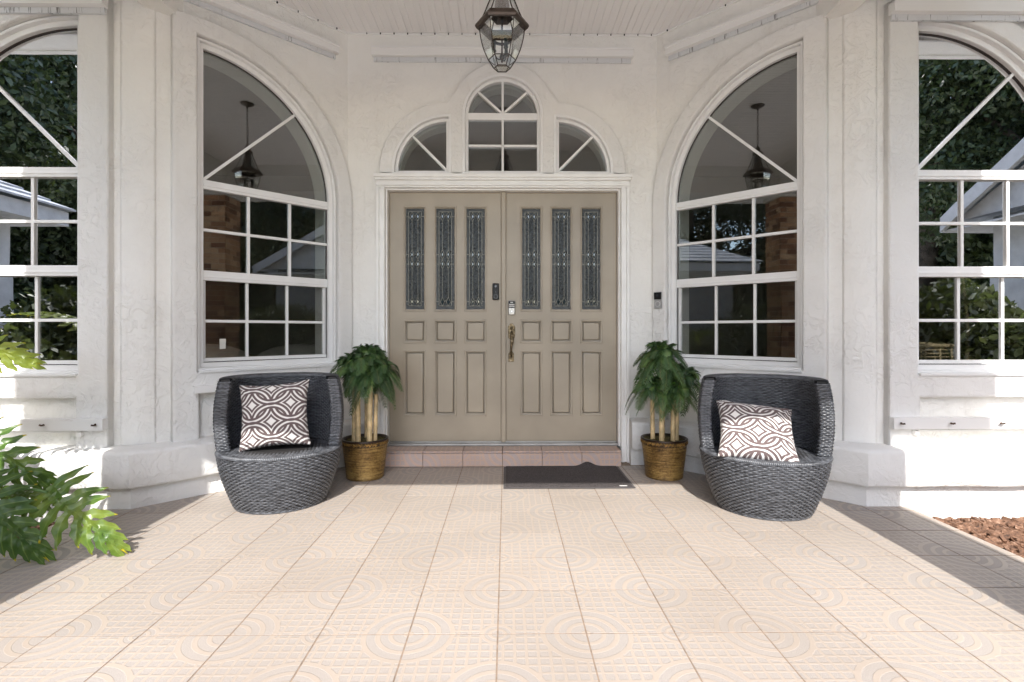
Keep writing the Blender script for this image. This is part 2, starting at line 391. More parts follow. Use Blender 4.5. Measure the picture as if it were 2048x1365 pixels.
def area2(p): return sum(p[i][0] * p[(i + 1) % len(p)][1] - p[(i + 1) % len(p)][0] * p[i][1] for i in range(len(p)))
def ccw(p): return list(p) if area2(p) > 0 else list(reversed(p))
def offset(poly, d):
    """move a ccw polygon inwards by d (mitred)"""
    n = len(poly); out = []
    for i in range(n):
        p0 = Vector(poly[i - 1]); p1 = Vector(poly[i]); p2 = Vector(poly[(i + 1) % n])
        a_ = (p1 - p0); b_ = (p2 - p1)
        if a_.length < 1e-7: a_ = b_
        if b_.length < 1e-7: b_ = a_
        a_.normalize(); b_.normalize()
        na = Vector((-a_.y, a_.x)); nb = Vector((-b_.y, b_.x)); m_ = na + nb
        q = m_.length_squared
        m_ = na if q < 1e-4 else m_ * (2 / q)
        if m_.length > 3: m_ = m_.normalized() * 3
        out.append((p1.x + m_.x * d, p1.y + m_.y * d))
    return out
def plate(mb, F, outer, holes, d0, d1, bev=0.0, back=True):
    """plate in wall frame F (u, z, d) between depths d0 (back) and d1 (front), edges rounded by bev"""
    loops = [ccw(outer)] + [list(reversed(ccw(h))) for h in holes]
    def cap(ls, d, flip):
        flat = [p for l in ls for p in l]
        tris = tessellate_polygon([[Vector((p[0], p[1], 0)) for p in l] for l in ls])
        mb.add([F(p[0], p[1], d) for p in flat], [tuple(reversed(t)) if flip else tuple(t) for t in tris])
    def off(d): return [offset(l, d) for l in loops]
    steps = [(0, d0), (0, d1)] if bev <= 0 else [(0, d0), (0, d1 - bev), (bev * 0.3, d1 - bev * 0.3), (bev, d1)]
    rings = [(off(o_) if o_ else loops, d) for o_, d in steps]
    for (la, da), (lb, db) in zip(rings[:-1], rings[1:]):
        for a_, b_ in zip(la, lb):
            n = len(a_)
            mb.add([F(p[0], p[1], da) for p in a_] + [F(p[0], p[1], db) for p in b_], [(i, (i + 1) % n, n + (i + 1) % n, n + i) for i in range(n)], da != d0 or n > 14)
    cap(rings[-1][0], d1, False)
    if back: cap(loops, d0, True)
def frame(O, U, N):
    O = Vector(O); U = Vector(U).normalized(); N = Vector(N).normalized()
    return lambda u, z, d: tuple(O + U * u + N * d + Vector((0, 0, z)))
def fbox(mb, F, u0, u1, z0, z1, d0, d1, ch=0.0):
    mb.box(u0, u1, z0, z1, d0, d1, lambda p: F(p[0], p[1], p[2]), ch)
def arc(cx, cz, r, a0, a1, n): return [(cx + r * math.cos(a0 + (a1 - a0) * i / n), cz + r * math.sin(a0 + (a1 - a0) * i / n)) for i in range(n + 1)]
# ================================================================== THE GROUND
XC = -0.03; YD = 4.2; HC = 3.40
AH = 1.23; BH = 2.21; YW = 3.22            # half width of door wall, half width at the outer corners, front of the wings
F0 = frame((XC, YD, 0), (1, 0, 0), (0, -1, 0))
FL = frame((XC - AH, YD, 0), (-1, -1, 0), (1, -1, 0))
FR = frame((XC + AH, YD, 0), (1, -1, 0), (-1, -1, 0))
WL = frame((XC - BH, YW, 0), (-1, 0, 0), (0, -1, 0))
WR = frame((XC + BH, YW, 0), (1, 0, 0), (0, -1, 0))
LA = (BH - AH) * math.sqrt(2)

g = MB(); g.box(-70, 70, -70, 30, -0.6, -0.16); tag(g.obj('lawn', 'lawn'), kind='structure')
g = MB(); g.box(-2.42, 2.36, -1.6, -0.69, -0.2, -0.012); tag(g.obj('walkway', 'bounce_driveway'), kind='structure')
g = MB(); g.box(-9, 9, -16, -1.3, -0.2, -0.13); tag(g.obj('bounce_driveway', 'bounce_driveway'), kind='structure')  # unseen ground, widened and made pale to bounce light into the porch
for nm, x0, x1 in (('mulch_bed', 2.38, 7.5), ('mulch_bed', -7.5, -2.44)):
    g = MB(); nx, ny = 50, 30
    for i in range(nx):
        for j in range(ny): pass
    vs = []; 
    for i in range(nx + 1):
        for j in range(ny + 1):
            x = x0 + (x1 - x0) * i / nx; y = -1.0 + 4.6 * j / ny
            vs.append((x, y, -0.115 + 0.018 * noise.noise(Vector((x * 3, y * 3, 0)))))
    g.add(vs, [(i * (ny + 1) + j, (i + 1) * (ny + 1) + j, (i + 1) * (ny + 1) + j + 1, i * (ny + 1) + j + 1) for i in range(nx) for j in range(ny)], True)
    tag(g.obj(nm, 'mulch_bed', fix=False), kind='structure')
# bark chips, thousands : one object each side
def chips(x0, x1, y0, y1, n, seed):
    rnd = np.random.RandomState(seed); vs = []; fs = []
    for i in range(n):
        x = rnd.uniform(x0, x1); y = rnd.uniform(y0, y1); z = -0.105 + rnd.uniform(0, 0.035)
        L = rnd.uniform(0.018, 0.06); W = L * rnd.uniform(0.3, 0.65); H = rnd.uniform(0.003, 0.009)
        R = Matrix.Rotation(rnd.uniform(0, 6.28), 3, 'Z') @ Matrix.Rotation(rnd.normal(0, 0.35), 3, 'X') @ Matrix.Rotation(rnd.normal(0, 0.3), 3, 'Y')
        b = len(vs); j = rnd.uniform(0.6, 1.0, 4)
        for zz in (-H, H):
            for q, (sx, sy) in enumerate(((-1, -1), (1, -0.7), (0.85, 1), (-0.9, 0.8))):
                vs.append(tuple(Vector((x, y, z)) + R @ Vector((sx * L * j[q], sy * W * j[q], zz))))
        fs += [tuple(b + k for k in f) for f in ((0, 3, 2, 1), (4, 5, 6, 7), (0, 1, 5, 4), (1, 2, 6, 5), (2, 3, 7, 6), (3, 0, 4, 7))]
    g = MB(); g.add(vs, fs); return g.obj('bark_chips', 'bark_mulch', fix=False)
tag(chips(2.40, 4.2, 1.6, 3.12, 6500, 3), kind='stuff'); tag(chips(-4.2, -2.45, 1.6, 3.12, 6000, 4), kind='stuff')

# patio slab and tiles
g = MB(); g.box(XC - 2.395, XC + 2.395, -0.69, 4.3, -0.16, -0.0013)
patio = tag(g.obj('patio', 'grout'), kind='structure')
def tile_mesh(name, mat, x0, x1, y0, y1, gap=0.0028, th=0.012):
    b = MB(); b.box(x0 + gap, x1 - gap, y0 + gap, y1 - gap, -th, 0.0, ch=0.0004)
    me = b.mesh(name, mat); bm = bmesh.new(); bm.from_mesh(me); bmesh.ops.recalc_face_normals(bm, faces=bm.faces); bm.to_mesh(me); bm.free(); return me
h = T / 2
tm = tile_mesh('tile', 'patio_tile', -h, h, -h, h)
tmr = {0: tile_mesh('tile', 'patio_tile', -h, 0.045, -h, h), 1: tile_mesh('tile', 'patio_tile', -h, h, -0.045, h)}
tml = {0: tile_mesh('tile', 'patio_tile', -0.045, h, -h, h), 1: tile_mesh('tile', 'patio_tile', -h, h, -h, 0.045)}
tmc = {0: tile_mesh('tile', 'patio_tile', -h, h, -h, -h + 0.115), 1: tile_mesh('tile', 'patio_tile', -h, -h + 0.115, -h, h)}
Y0 = 3.031
rt = random.Random(5)
for j in range(-12, 4):
    for k in range(-8, 8):
        odd = (k + j) % 2 == 1
        x = XC + T * (k + 0.5); y = Y0 + T * (j + 0.5)
        # rotated tiles turn by +90 deg, local x -> world y, local y -> world -x
        if j == 3:
            me = tmc[0] if odd else tmc[1]
        elif k == 7: me = tmr[0] if odd else tmr[1]
        elif k == -8: me = tml[0] if odd else tml[1]
        else: me = tm
        o = link('tile', me, patio, (x, y, rt.uniform(-0.0006, 0.0004)), (rt.uniform(-.0012, .0012), rt.uniform(-.0012, .0012), 0 if odd else PI / 2))
for s, nm in ((-1, 'edge_strip'), (1, 'edge_strip')):
    for j in range(-12, 4):
        xa = XC + s * (T * 7 + T / 2 + 0.045 + 0.001); xb = XC + s * 2.40
        b = MB(); b.box(min(xa, xb), max(xa, xb), Y0 + T * j + 0.002, Y0 + T * (j + 1) - 0.002, -0.05, 0.0, ch=0.004)
        b.obj('edge_tile', 'border_tile', patio)

# doorstep
g = MB(); g.box(XC - 0.906, XC + 0.906, 4.034, 4.33, -0.02, 0.108)
step = tag(g.obj('doorstep', 'grout'), kind='structure')
rise = tile_mesh('riser_tile', 'step_tile', -0.1517, 0.1517, -0.150, -0.150 + 0.104)
rise2 = tile_mesh('riser_tile', 'step_tile', -0.1517, 0.1517, 0.046, 0.150)
tread = tile_mesh('tread_tile', 'step_tile', -0.1517, 0.1517, -0.11, 0.075)
for i in range(6):
    x = XC - 0.91 + 0.3033 * (i + 0.5)
    if i % 2: link('riser_tile', rise, step, (x, 4.022, 0.153), (PI / 2, 0, 0))
    else: link('riser_tile', rise2, step, (x, 4.022, -0.043), (PI / 2, 0, 0))
    link('tread_tile', tread, step, (x, 4.13, 0.121))

# ================================================================== THE HOUSE
house = tag(empty('house'), 'cream stucco house front with arched windows around a double door recess', 'house', kind='thing')
R = 0.865; ZS = 0.83; Z0 = 2.03; W = R
def win_outline(n=28): return [(0, ZS), (W, ZS), (W, Z0)] + arc(0, Z0, R, 0, PI / 2, n)[1:]
def on(F, u0, s): return lambda w, z, d: F(u0 + s * w, z, d)
def mapu(poly, u0, s): return [(u0 + s * w, z) for w, z in poly]
GO = win_outline()
HOLE = offset(ccw(GO), -0.045); HOLE2 = offset(ccw(GO), -0.052)
def rect(u0, u1, z0, z1): return [(u0, z0), (u1, z0), (u1, z1), (u0, z1)]
UA, UWG = 1.02, 0.37                                     # where the straight jamb stands on angled wall / wing
def wall(F, u0, u1, z0, z1, holes, ihol):
    b = MB(); plate(b, F, rect(u0, u1, z0, z1), holes, -0.08, 0.0)
    b.obj('wall', 'stucco', house)
    b = MB(); plate(b, F, rect(u0, u1, z0, z1), ihol, -0.24, -0.0805)
    b.obj('inner_wall', 'reveal_paint', house)
for F in (FL, FR): wall(F, 0.0, LA - 0.10, -0.02, HC, [mapu(HOLE, UA, -1)], [mapu(GO, UA, -1)])
for F in (WL, WR): wall(F, 0.10, 2.9, -0.2, HC, [mapu(HOLE, UWG, 1)], [mapu(GO, UWG, 1)])
# rounded outer corners
for F, G, s in ((FL, WL, -1), (FR, WR, 1)):
    p0 = Vector(F(LA - 0.10, 0, 0)); p2 = Vector(G(0.10, 0, 0)); p1 = Vector(F(LA, 0, 0)); n = 12
    pts = [p0 * (1 - t) ** 2 + p1 * 2 * t * (1 - t) + p2 * t * t for t in [i / n for i in range(n + 1)]]
    back = [Vector(G(0.10, 0, -0.24)), Vector(F(LA - 0.10, 0, -0.24))]
    allp = pts + back; b = MB(); m_ = len(allp)
    b.add([(p.x, p.y, z) for z in (-0.2, HC) for p in allp], [(i, (i + 1) % m_, m_ + (i + 1) % m_, m_ + i) for i in range(m_)], True)
    b.obj('corner_pilaster', 'stucco', house)
# door wall with doorway and three transom openings
DW = (-0.928, 0.935, 0.0, 2.172)
QL = [(-0.438, 2.30)] + arc(-0.438, 2.31, 0.400, PI / 2, PI, 16) + [(-0.838, 2.30)]
QR = [(-u, z) for u, z in QL]
CE = [(0.283, 2.30)] + arc(0, 2.745, 0.283, 0, PI, 28) + [(-0.283, 2.30)]
b = MB(); hh = [rect(DW[0], DW[1], 0.001, DW[3]), offset(ccw(QL), -0.02), offset(ccw(QR), -0.02), offset(ccw(CE), -0.02)]
plate(b, F0, rect(-AH, AH, 0.0, HC), hh, -0.12, 0.0); b.obj('wall', 'stucco', house)
b = MB(); hh = [rect(DW[0], DW[1], 0.001, DW[3]), QL, QR, CE]
plate(b, F0, rect(-AH - .05, AH + .05, 0.0, HC), hh, -0.24, -0.1205); b.obj('inner_wall', 'reveal_paint', house)

# raised stucco surrounds
RB = 1.035
def surround(F, u0, s, side, far):
    """side: band edge beyond the straight jamb (w<0), far: w of the other edge"""
    th = math.acos(-side / RB) if side else PI / 2
    arcp = arc(0, Z0, RB, th, 0, 30)
    out = [(-side, 0.33)] + arcp + [(RB, 0.33), (RB - 0.115, 0.33), (RB - 0.115, 0.635), (-0.04, 0.635), (-0.04, 0.33)]
    b = MB(); plate(b, F, mapu(out, u0, s), [mapu(HOLE2, u0, s)], 0.0, 0.052, 0.014, back=False)
    return b.obj('window_surround', 'stucco_trim', house)
surround(FL, UA, -1, 0.19, 0); surround(FR, UA, -1, 0.19, 0)
surround(WL, UWG, 1, 0.23, 0); surround(WR, UWG, 1, 0.23, 0)
# triple-arch surround over the door
uj = 0.408
side = arc(-0.438, 2.31, 0.537, PI, PI / 2, 20)[:-1] + [(-0.438, 2.847)]
a0 = math.acos(-uj / 0.42)
top = arc(0, 2.745, 0.42, math.acos(-0.9), math.acos(0.9), 34)
out = [(-0.975, 2.272)] + side + top + [(-u, z) for u, z in reversed(side)] + [(0.975, 2.272)]
b = MB(); plate(b, F0, out, [offset(ccw(q), -0.026) for q in (QL, QR, CE)], 0.0, 0.045, 0.013, back=False)
b.obj('arch_surround', 'stucco_trim', house)

# plinth, slightly uneven
def plinth(path, prof, name):
    P = []
    for a_, c_ in zip(path[:-1], path[1:]):
        a_ = Vector(a_); c_ = Vector(c_); n = max(1, int((c_ - a_).length / 0.07))
        P += [(a_.lerp(c_, i / n)) for i in range(n)]
    P.append(Vector(path[-1])); corners = [Vector(p) for p in path]
    vs = []; n = len(P); mpr = len(prof)
    for i, p in enumerate(P):
        a_ = (p - P[i - 1]).normalized() if i else (P[1] - p).normalized()
        c_ = (P[i + 1] - p).normalized() if i < n - 1 else a_
        na = Vector((a_.y, -a_.x)); nb = Vector((c_.y, -c_.x)); mm = na + nb; mm = mm * (2 / mm.length_squared)
        for d, z in prof:
            jd = 0.004 * noise.noise(Vector((p.x * 5, p.y * 5, z * 7))) if d > 0.02 else 0
            jz = 0.006 * noise.noise(Vector((p.x * 4 + 9, p.y * 4, 3))) if d > 0.1 and z > 0 else 0
            vs.append((p.x + mm.x * (d + jd), p.y + mm.y * (d + jd), z + jz))
    fs = [(i * mpr + k, i * mpr + k + 1, (i + 1) * mpr + k + 1, (i + 1) * mpr + k) for i in range(n - 1) for k in range(mpr - 1)]
    fs.append(tuple(reversed(range(mpr)))); fs.append(tuple((n - 1) * mpr + k for k in range(mpr)))
    b = MB(); b.add(vs, fs, True); me = b.obj(name, 'stucco_trim', house)
    return me
prof = [(0.0, -0.25), (0.122, -0.25), (0.120, -0.02), (0.119, 0.10), (0.119, 0.128), (0.120, 0.129), (0.158, 0.127), (0.159, 0.128), (0.164, 0.138), (0.163, 0.22), (0.162, 0.318), (0.160, 0.326), (0.150, 0.336), (0.132, 0.341), (0.0, 0.347)]
def shade(o, a_=38):
    for p in o.data.polygons: p.use_smooth = True
    o.data.set_sharp_from_angle(angle=math.radians(a_)); return o
shade(plinth([(XC - 5.0, YW), (XC - BH, YW), (XC - AH, YD), (XC - 0.995, YD)], prof, 'plinth'))
shade(plinth([(XC + 0.995, YD), (XC + AH, YD), (XC + BH, YW), (XC + 5.0, YW)], prof, 'plinth'))

# ---- windows
def bar(F, p, q, w, d0, d1, name, parent, mat='window_frame'):
    p = Vector(p); q = Vector(q); t = (q - p).normalized(); nn = Vector((-t.y, t.x)) * w / 2
    b = MB(); plate(b, F, [tuple(p + nn), tuple(p - nn), tuple(q - nn), tuple(q + nn)], [], d0, d1, min(0.003, w * .2)); return b.obj(name, mat, parent)
def pane(F, poly, d, parent, mat='window_glass'):
    b = MB(); plate(b, F, poly, [], d - 0.004, d); return b.obj('pane', mat, parent)
def big_window(F, u0, s, label):
    G = on(F, u0, s); b = MB()
    plate(b, G, offset(ccw(GO), -0.0445), [GO], -0.075, -0.012, 0.006)
    plate(b, G, offset(ccw(GO), -0.048), [offset(ccw(GO), -0.030)], -0.0115, 0.022, 0.008)
    o = b.obj('arched_window', 'window_frame', house); o['label'] = label
    # mullion below the arch, meeting rail, sill
    for z0, z1, d1 in ((1.978, 2.038, -0.022), (1.375, 1.440, -0.028), (ZS - 0.002, ZS + 0.028, -0.040)):
        b = MB(); fbox(b, G, 0.0005, W - 0.0005, z0, z1, -0.070, d1, 0.004); b.obj('rail', 'window_frame', o)
        if z0 > 1: 
            b = MB(); fbox(b, G, 0.001, W - 0.001, z0 + 0.018, z0 + 0.030, -0.05, d1 + 0.006, 0.002); b.obj('rail_bead', 'window_frame', o)
    b = MB(); fbox(b, G, -0.05, W + 0.05, ZS - 0.062, ZS - 0.046, -0.01, 0.064, 0.003); b.obj('sill', 'window_frame', o)
    b = MB(); plate(b, G, offset(ccw(GO), 0.0002), [offset(ccw(GO), 0.0055)], -0.047, -0.040); b.obj('gasket', 'gasket', o)
    # stiles of the lower sash
    for w0 in (0.0006, W - 0.0226):
        b = MB(); fbox(b, G, w0, w0 + 0.022, ZS + 0.029, 1.374, -0.085, -0.052, 0.003); b.obj('stile', 'window_frame', o)
    wu = [0, W / 3, 2 * W / 3, W]; zu = [1.441, 1.709, 1.977]; zl = [ZS + 0.029, 1.105, 1.374]
    for i in (1, 2):
        bar(G, (wu[i], zu[0]), (wu[i], zu[2]), 0.019, -0.062, -0.034, 'muntin', o)
        bar(G, (wu[i] * 0.97 + 0.008, zl[0]), (wu[i] * 0.97 + 0.008, zl[2]), 0.019, -0.082, -0.060, 'muntin', o)
    bar(G, (0.001, zu[1]), (W - .001, zu[1]), 0.019, -0.062, -0.0345, 'muntin', o)
    bar(G, (0.023, zl[1]), (W - .023, zl[1]), 0.019, -0.082, -0.0605, 'muntin', o)
    c = R * math.cos(PI / 4)
    bar(G, (0.006, 2.040), (c, Z0 + c), 0.019, -0.062, -0.034, 'muntin', o)
    for i in range(3):
        for k in range(2):
            pane(G, rect(wu[i] + .001, wu[i + 1] - .001, zu[k] + .001, zu[k + 1] - .001), -0.048, o)
            pane(G, rect(wu[i] + .001, wu[i + 1] - .001, zl[k] + .001, zl[k + 1] - .001), -0.070, o, 'screened_glass')
    pane(G, [(0.001, 2.039)] + arc(0, Z0, R - .001, PI / 4 + .002, PI / 2, 14), -0.048, o)
    pane(G, [(0.004, 2.039), (R - 0.0015, 2.039)] + arc(0, Z0, R - .001, 0.012, PI / 4 - .002, 14), -0.048, o)
    return o
wL = big_window(FL, UA, -1, 'tall quarter-arched window on the left angled wall, behind the left chair')
wR = big_window(FR, UA, -1, 'tall quarter-arched window on the right angled wall, behind the right chair')
big_window(WL, UWG, 1, 'tall quarter-arched window cut by the left edge of the photo')
big_window(WR, UWG, 1, 'tall quarter-arched window cut by the right edge of the photo')
b = MB(); plate(b, on(FL, UA, -1), [(0.113, 0.915), (0.150, 0.918), (0.152, 0.985), (0.112, 0.985)], [], -0.0695, -0.0685); b.obj('sticker', 'sticker_paper', wL)

def transom(outl, bars, label, panes):
    b = MB(); plate(b, F0, offset(ccw(outl), -0.0195), [offset(ccw(outl), 0.010)], -0.05, 0.012, 0.004)
    plate(b, F0, offset(ccw(outl), -0.034), [offset(ccw(outl), -0.012)], 0.0125, 0.054, 0.005)
    o = b.obj('transom_window', 'window_frame', house); o['label'] = label
    for p, q, w in bars: bar(F0, p, q, w, -0.045, 0.004, 'muntin', o)
    for p in panes: pane(F0, p, -0.030, o)
    return o
c = 0.40 * math.cos(PI / 4)
for s, nm in ((-1, 'left'), (1, 'right')):
    pc = (s * 0.438, 2.31)
    mir = lambda poly: [(s * -u if False else (u if s < 0 else -u), z) for u, z in poly]
    p1 = mir([(-0.442, 2.32)] + arc(-0.438, 2.31, 0.395, PI * .75 - .02, PI / 2 + .01, 10)); p2 = mir([(-0.446, 2.315)] + arc(-0.438, 2.31, 0.395, PI * .75 + .02, PI - .01, 10))
    transom(QL if s < 0 else QR, [((s * 0.445, 2.316), (s * (0.438 + c), 2.31 + c), 0.018)], f'quarter-round glazed panel at the {nm} of the fanlight over the door', [p1, p2])
cc = 0.283
bars = [((-cc, 2.745), (cc, 2.745), 0.055), ((-cc, 2.512), (cc, 2.512), 0.018), ((0, 2.31), (0, 2.7175), 0.018), ((0, 2.7725), (0, 2.745 + cc), 0.018)]
for s in (-1, 1): bars.append(((s * 0.012, 2.776), (s * cc * .7071, 2.745 + cc * .7071), 0.018))
pn = [rect(-cc + .002, -.001, 2.302, 2.511), rect(.001, cc - .002, 2.302, 2.511), rect(-cc + .002, -.001, 2.513, 2.717), rect(.001, cc - .002, 2.513, 2.717)]
for k in range(4): pn.append([(0 + .002 * (1 if k < 2 else -1), 2.774)] + arc(0, 2.745, cc - .002, max(0.11, k * PI / 4 + .004), min(PI - .11, (k + 1) * PI / 4 - .004), 8))
transom(CE, bars, 'half-round window with rectangular panes in the middle over the door', pn)

# ---- doorway : jambs, casing, header, threshold
b = MB()
for s, e in ((-1, DW[0]), (1, DW[1])):
    for (a0_, a1_, d1) in ((0.0, 0.068, 0.030), (0.004, 0.030, 0.044), (0.044, 0.066, 0.052)):
        u0, u1 = e + s * a0_, e + s * a1_
        fbox(b, F0, min(u0, u1), max(u0, u1), 0.0, 2.1700 + (0.0015 if a0_ else 0.0), 0.0, d1, 0.004)
    u0, u1 = e - s * 0.012, e - s * 0.0005
    fbox(b, F0, min(u0, u1), max(u0, u1), 0.12, 2.171, -0.119, 0.002, 0.003)
for z0, z1, d1, du in ((2.1722, 2.235, 0.032, 0.0), (2.185, 2.205, 0.046, 0.0), (2.226, 2.250, 0.060, 0.006), (2.243, 2.2715, 0.075, 0.014)):
    fbox(b, F0, DW[0] - 0.068 - du, DW[1] + 0.068 + du, z0, z1, 0.0, d1, 0.004)
fbox(b, F0, DW[0] + .0125, DW[1] - .0125, 2.158, 2.1715, -0.119, 0.0015, 0.003)
b.obj('door_casing', 'painted_trim', house)
b = MB(); fbox(b, F0, DW[0] + .013, DW[1] - .013, 0.1215, 0.138, -0.12, -0.006, 0.003); fbox(b, F0, DW[0] + .014, DW[1] - .014, 0.1385, 0.148, -0.12, -0.050, 0.002)
b.obj('threshold', 'threshold_metal', house)

# ---- doors
DF = -0.062
def lite_came():
    b = MB(); w, h_ = 0.0755, 0.408; t = 0.0018
    def ln(p, q, tt=t):
        p = Vector(p); q = Vector(q); d = (q - p).normalized(); n_ = Vector((-d.y, d.x)) * tt
        ps = [p + n_, p - n_, q - n_, q + n_]
        b.add([(x.x, -0.0015, x.y) for x in ps] + [(x.x, -0.006, x.y) for x in ps], [(4, 5, 6, 7), (0, 1, 5, 4), (1, 2, 6, 5), (2, 3, 7, 6), (3, 0, 4, 7)])
    wi = w - 0.025
    ln((-wi, -h_ + .028), (-wi, h_ - .028)); ln((wi, -h_ + .028), (wi, h_ - .028)); ln((-wi, h_ - .028), (wi, h_ - .028)); ln((-wi, -h_ + .028), (wi, -h_ + .028))
    for z in (h_ - .066, 0.035, -0.042, -h_ + .062):
        ln((-w, z), (-wi, z)); ln((wi, z), (w, z))
    def dia(cx, cz, a_=0.0165, c_=0.037):
        for p, q in (((cx - a_, cz), (cx, cz + c_)), ((cx, cz + c_), (cx + a_, cz)), ((cx + a_, cz), (cx, cz - c_)), ((cx, cz - c_), (cx - a_, cz))): ln(p, q, .0014)
    D = []
    for cx in (-0.0235, 0.0235):
        for cz in (h_ - .066, 0.035, -0.042, -h_ + .062): dia(cx, cz); D.append((cx, cz))
        ln((cx, 0.072), (cx, h_ - .103), .0013); ln((cx, -0.079), (cx, -h_ + .099), .0013)
    for cz in (h_ - .066, -h_ + .062):
        for (xa, xb) in ((-wi, -0.0235 - .0165), (wi, 0.0235 + .0165)): ln((xa, cz - .02), (xb, cz), .0012)
        s_ = 1 if cz > 0 else -1
        ln((-0.007, cz), (0, cz + .012), .0012); ln((0.007, cz), (0, cz + .012), .0012)
    return b.mesh('lead_came', 'lead_came'), D
came_me, DIA = lite_came()
bev_list = []
for cx, cz in DIA:
    bv = MB()
    a_, c_ = 0.0150, 0.034; P = [(cx - a_, cz), (cx, cz + c_), (cx + a_, cz), (cx, cz - c_)]
    q = [(cx - a_ * .45, cz), (cx, cz + c_ * .45), (cx + a_ * .45, cz), (cx, cz - c_ * .45)]
    vs = [(x, -0.001, z) for x, z in P] + [(x, -0.0065, z) for x, z in q]
    bv.add(vs, [(0, 1, 5, 4), (1, 2, 6, 5), (2, 3, 7, 6), (3, 0, 4, 7), (4, 5, 6, 7)])
    bev_list.append(bv.mesh('bevelled_diamond', 'bevel_glass'))
pb = MB(); pb.box(-0.0755, 0.0755, 0.0, 0.006, -0.408, 0.408); pane_me = pb.mesh('glass_lite', 'leaded_glass')
bo = MB(); L3 = lambda u, z, d: (u, -d, z)
plate(bo, L3, rect(-.0754, .0754, -.4079, .4079), [rect(-.050, .050, -.379, .379)], 0.0003, 0.0012, back=False); border_me = bo.mesh('border_glass', 'border_glass')
def door(u0, u1, centres, label):
    zb, zt = 0.150, 2.156; holes = []
    for c_ in centres:
        holes += [rect(c_ - .083, c_ + .083, 1.205, 2.037), rect(c_ - .083, c_ + .083, 0.948, 1.124), rect(c_ - .083, c_ + .083, 0.360, 0.876)]
    b = MB(); plate(b, F0, rect(u0, u1, zb, zt), holes, DF - 0.030, DF, 0.002)
    fbox(b, F0, u0 + .002, u1 - .002, zb + .002, 1.19, DF - 0.045, DF - 0.0305)
    fbox(b, F0, u0, u1, zb - .012, zb - .001, DF - 0.03, DF - 0.004)
    o = b.obj('door', 'door_paint', house); o['label'] = label
    for c_ in centres:
        for k, (z0, z1) in enumerate(((1.205, 2.037), (0.948, 1.124), (0.360, 0.876))):
            r0 = rect(c_ - .0828, c_ + .0828, z0 + .0002, z1 - .0002)
            b = MB(); plate(b, F0, offset(r0, -0.008), [offset(r0, 0.0045 if k == 0 else 0.006)], DF - 0.0005 , DF + 0.009, 0.004, back=False)
            plate(b, F0, offset(r0, 0.0), [offset(r0, 0.010 if k == 0 else 0.014)], DF - 0.028, DF - 0.009, 0.003, back=False)
            b.obj('moulding', 'door_paint', o)
            if k:
                b = MB(); plate(b, F0, offset(r0, 0.0185), [], DF - 0.028, DF - 0.001, 0.008, back=False); b.obj('panel', 'door_paint', o)
            else:
                zc = (z0 + z1) / 2
                for nm, me, dd in (('glass_lite', pane_me, 0), ('border_glass', border_me, 0), ('lead_came', came_me, 0)):
                    link(nm, me, o, F0(c_, zc, DF - 0.012 + dd))
                for me in bev_list: link('bevelled_diamond', me, o, F0(c_, zc, DF - 0.0112))
    return o
dl = door(-0.914, -0.014, (-0.709, -0.464, -0.219), 'left door leaf with the black camera doorbell')
dr = door(0.032, 0.921, (0.2305, 0.4735, 0.7165), 'right door leaf with keypad lock and brass handle')
b = MB(); fbox(b, F0, -0.0135, 0.0315, 0.142, 2.155, DF - 0.03, DF + 0.004, 0.002); fbox(b, F0, -0.012, 0.024, 0.145, 2.156, DF + 0.0045, DF + 0.022, 0.005)
b.obj('astragal', 'door_paint', dl)
# black camera on left leaf
b = MB(); fbox(b, F0, -0.083, -0.030, 1.288, 1.422, DF + .0005, DF + 0.022, 0.006); b.obj('door_camera', 'black_plastic', dl)
def disc(F, cu, cz, r, d0, d1, name, mat, parent, n=24):
    b = MB(); plate(b, F, arc(cu, cz, r, 0, 2 * PI, n)[:-1], [], d0, d1, min(.002, r * .3)); return b.obj(name, mat, parent)
def ringp(F, cu, cz, r, w, d0, d1, name, mat, parent, n=24):
    b = MB(); plate(b, F, arc(cu, cz, r, 0, 2 * PI, n)[:-1], [arc(cu, cz, r - w, 0, 2 * PI, n)[:-1]], d0, d1); return b.obj(name, mat, parent)
disc(F0, -0.0565, 1.398, 0.011, DF + .0225, DF + .026, 'lens', 'lens_glass', dl)
disc(F0, -0.0565, 1.352, 0.006, DF + .0225, DF + .024, 'sensor', 'lens_glass', dl)
ringp(F0, -0.0565, 1.316, 0.017, 0.004, DF + .0225, DF + .0245, 'button_ring', 'lens_glass', dl)
# keypad deadbolt
b = MB(); plate(b, F0, [(0.045, 1.180), (0.049, 1.168), (0.095, 1.168), (0.099, 1.180), (0.102, 1.270), (0.096, 1.284), (0.048, 1.284), (0.042, 1.270)], [], DF + .0005, DF + 0.024, 0.006); b.obj('keypad_lock', 'satin_nickel', dr)
b = MB(); fbox(b, F0, 0.048, 0.096, 1.222, 1.278, DF + .0245, DF + .026, 0.0006); b.obj('keypad_face', 'black_plastic', dr)
b = MB()
for r_ in range(2):
    for q in range(5): fbox(b, F0, 0.0505 + q * .0092, 0.0572 + q * .0092, 1.230 + r_ * .015, 1.241 + r_ * .015, DF + .0262, DF + .0275)
fbox(b, F0, 0.061, 0.083, 1.264, 1.272, DF + .0262, DF + .0275); b.obj('keys', 'key_white', dr)
ringp(F0, 0.072, 1.196, 0.022, 0.006, DF + .0245, DF + .030, 'cylinder_ring', 'satin_nickel', dr); disc(F0, 0.072, 1.196, 0.009, DF + .0245, DF + .034, 'key_cylinder', 'silver', dr)
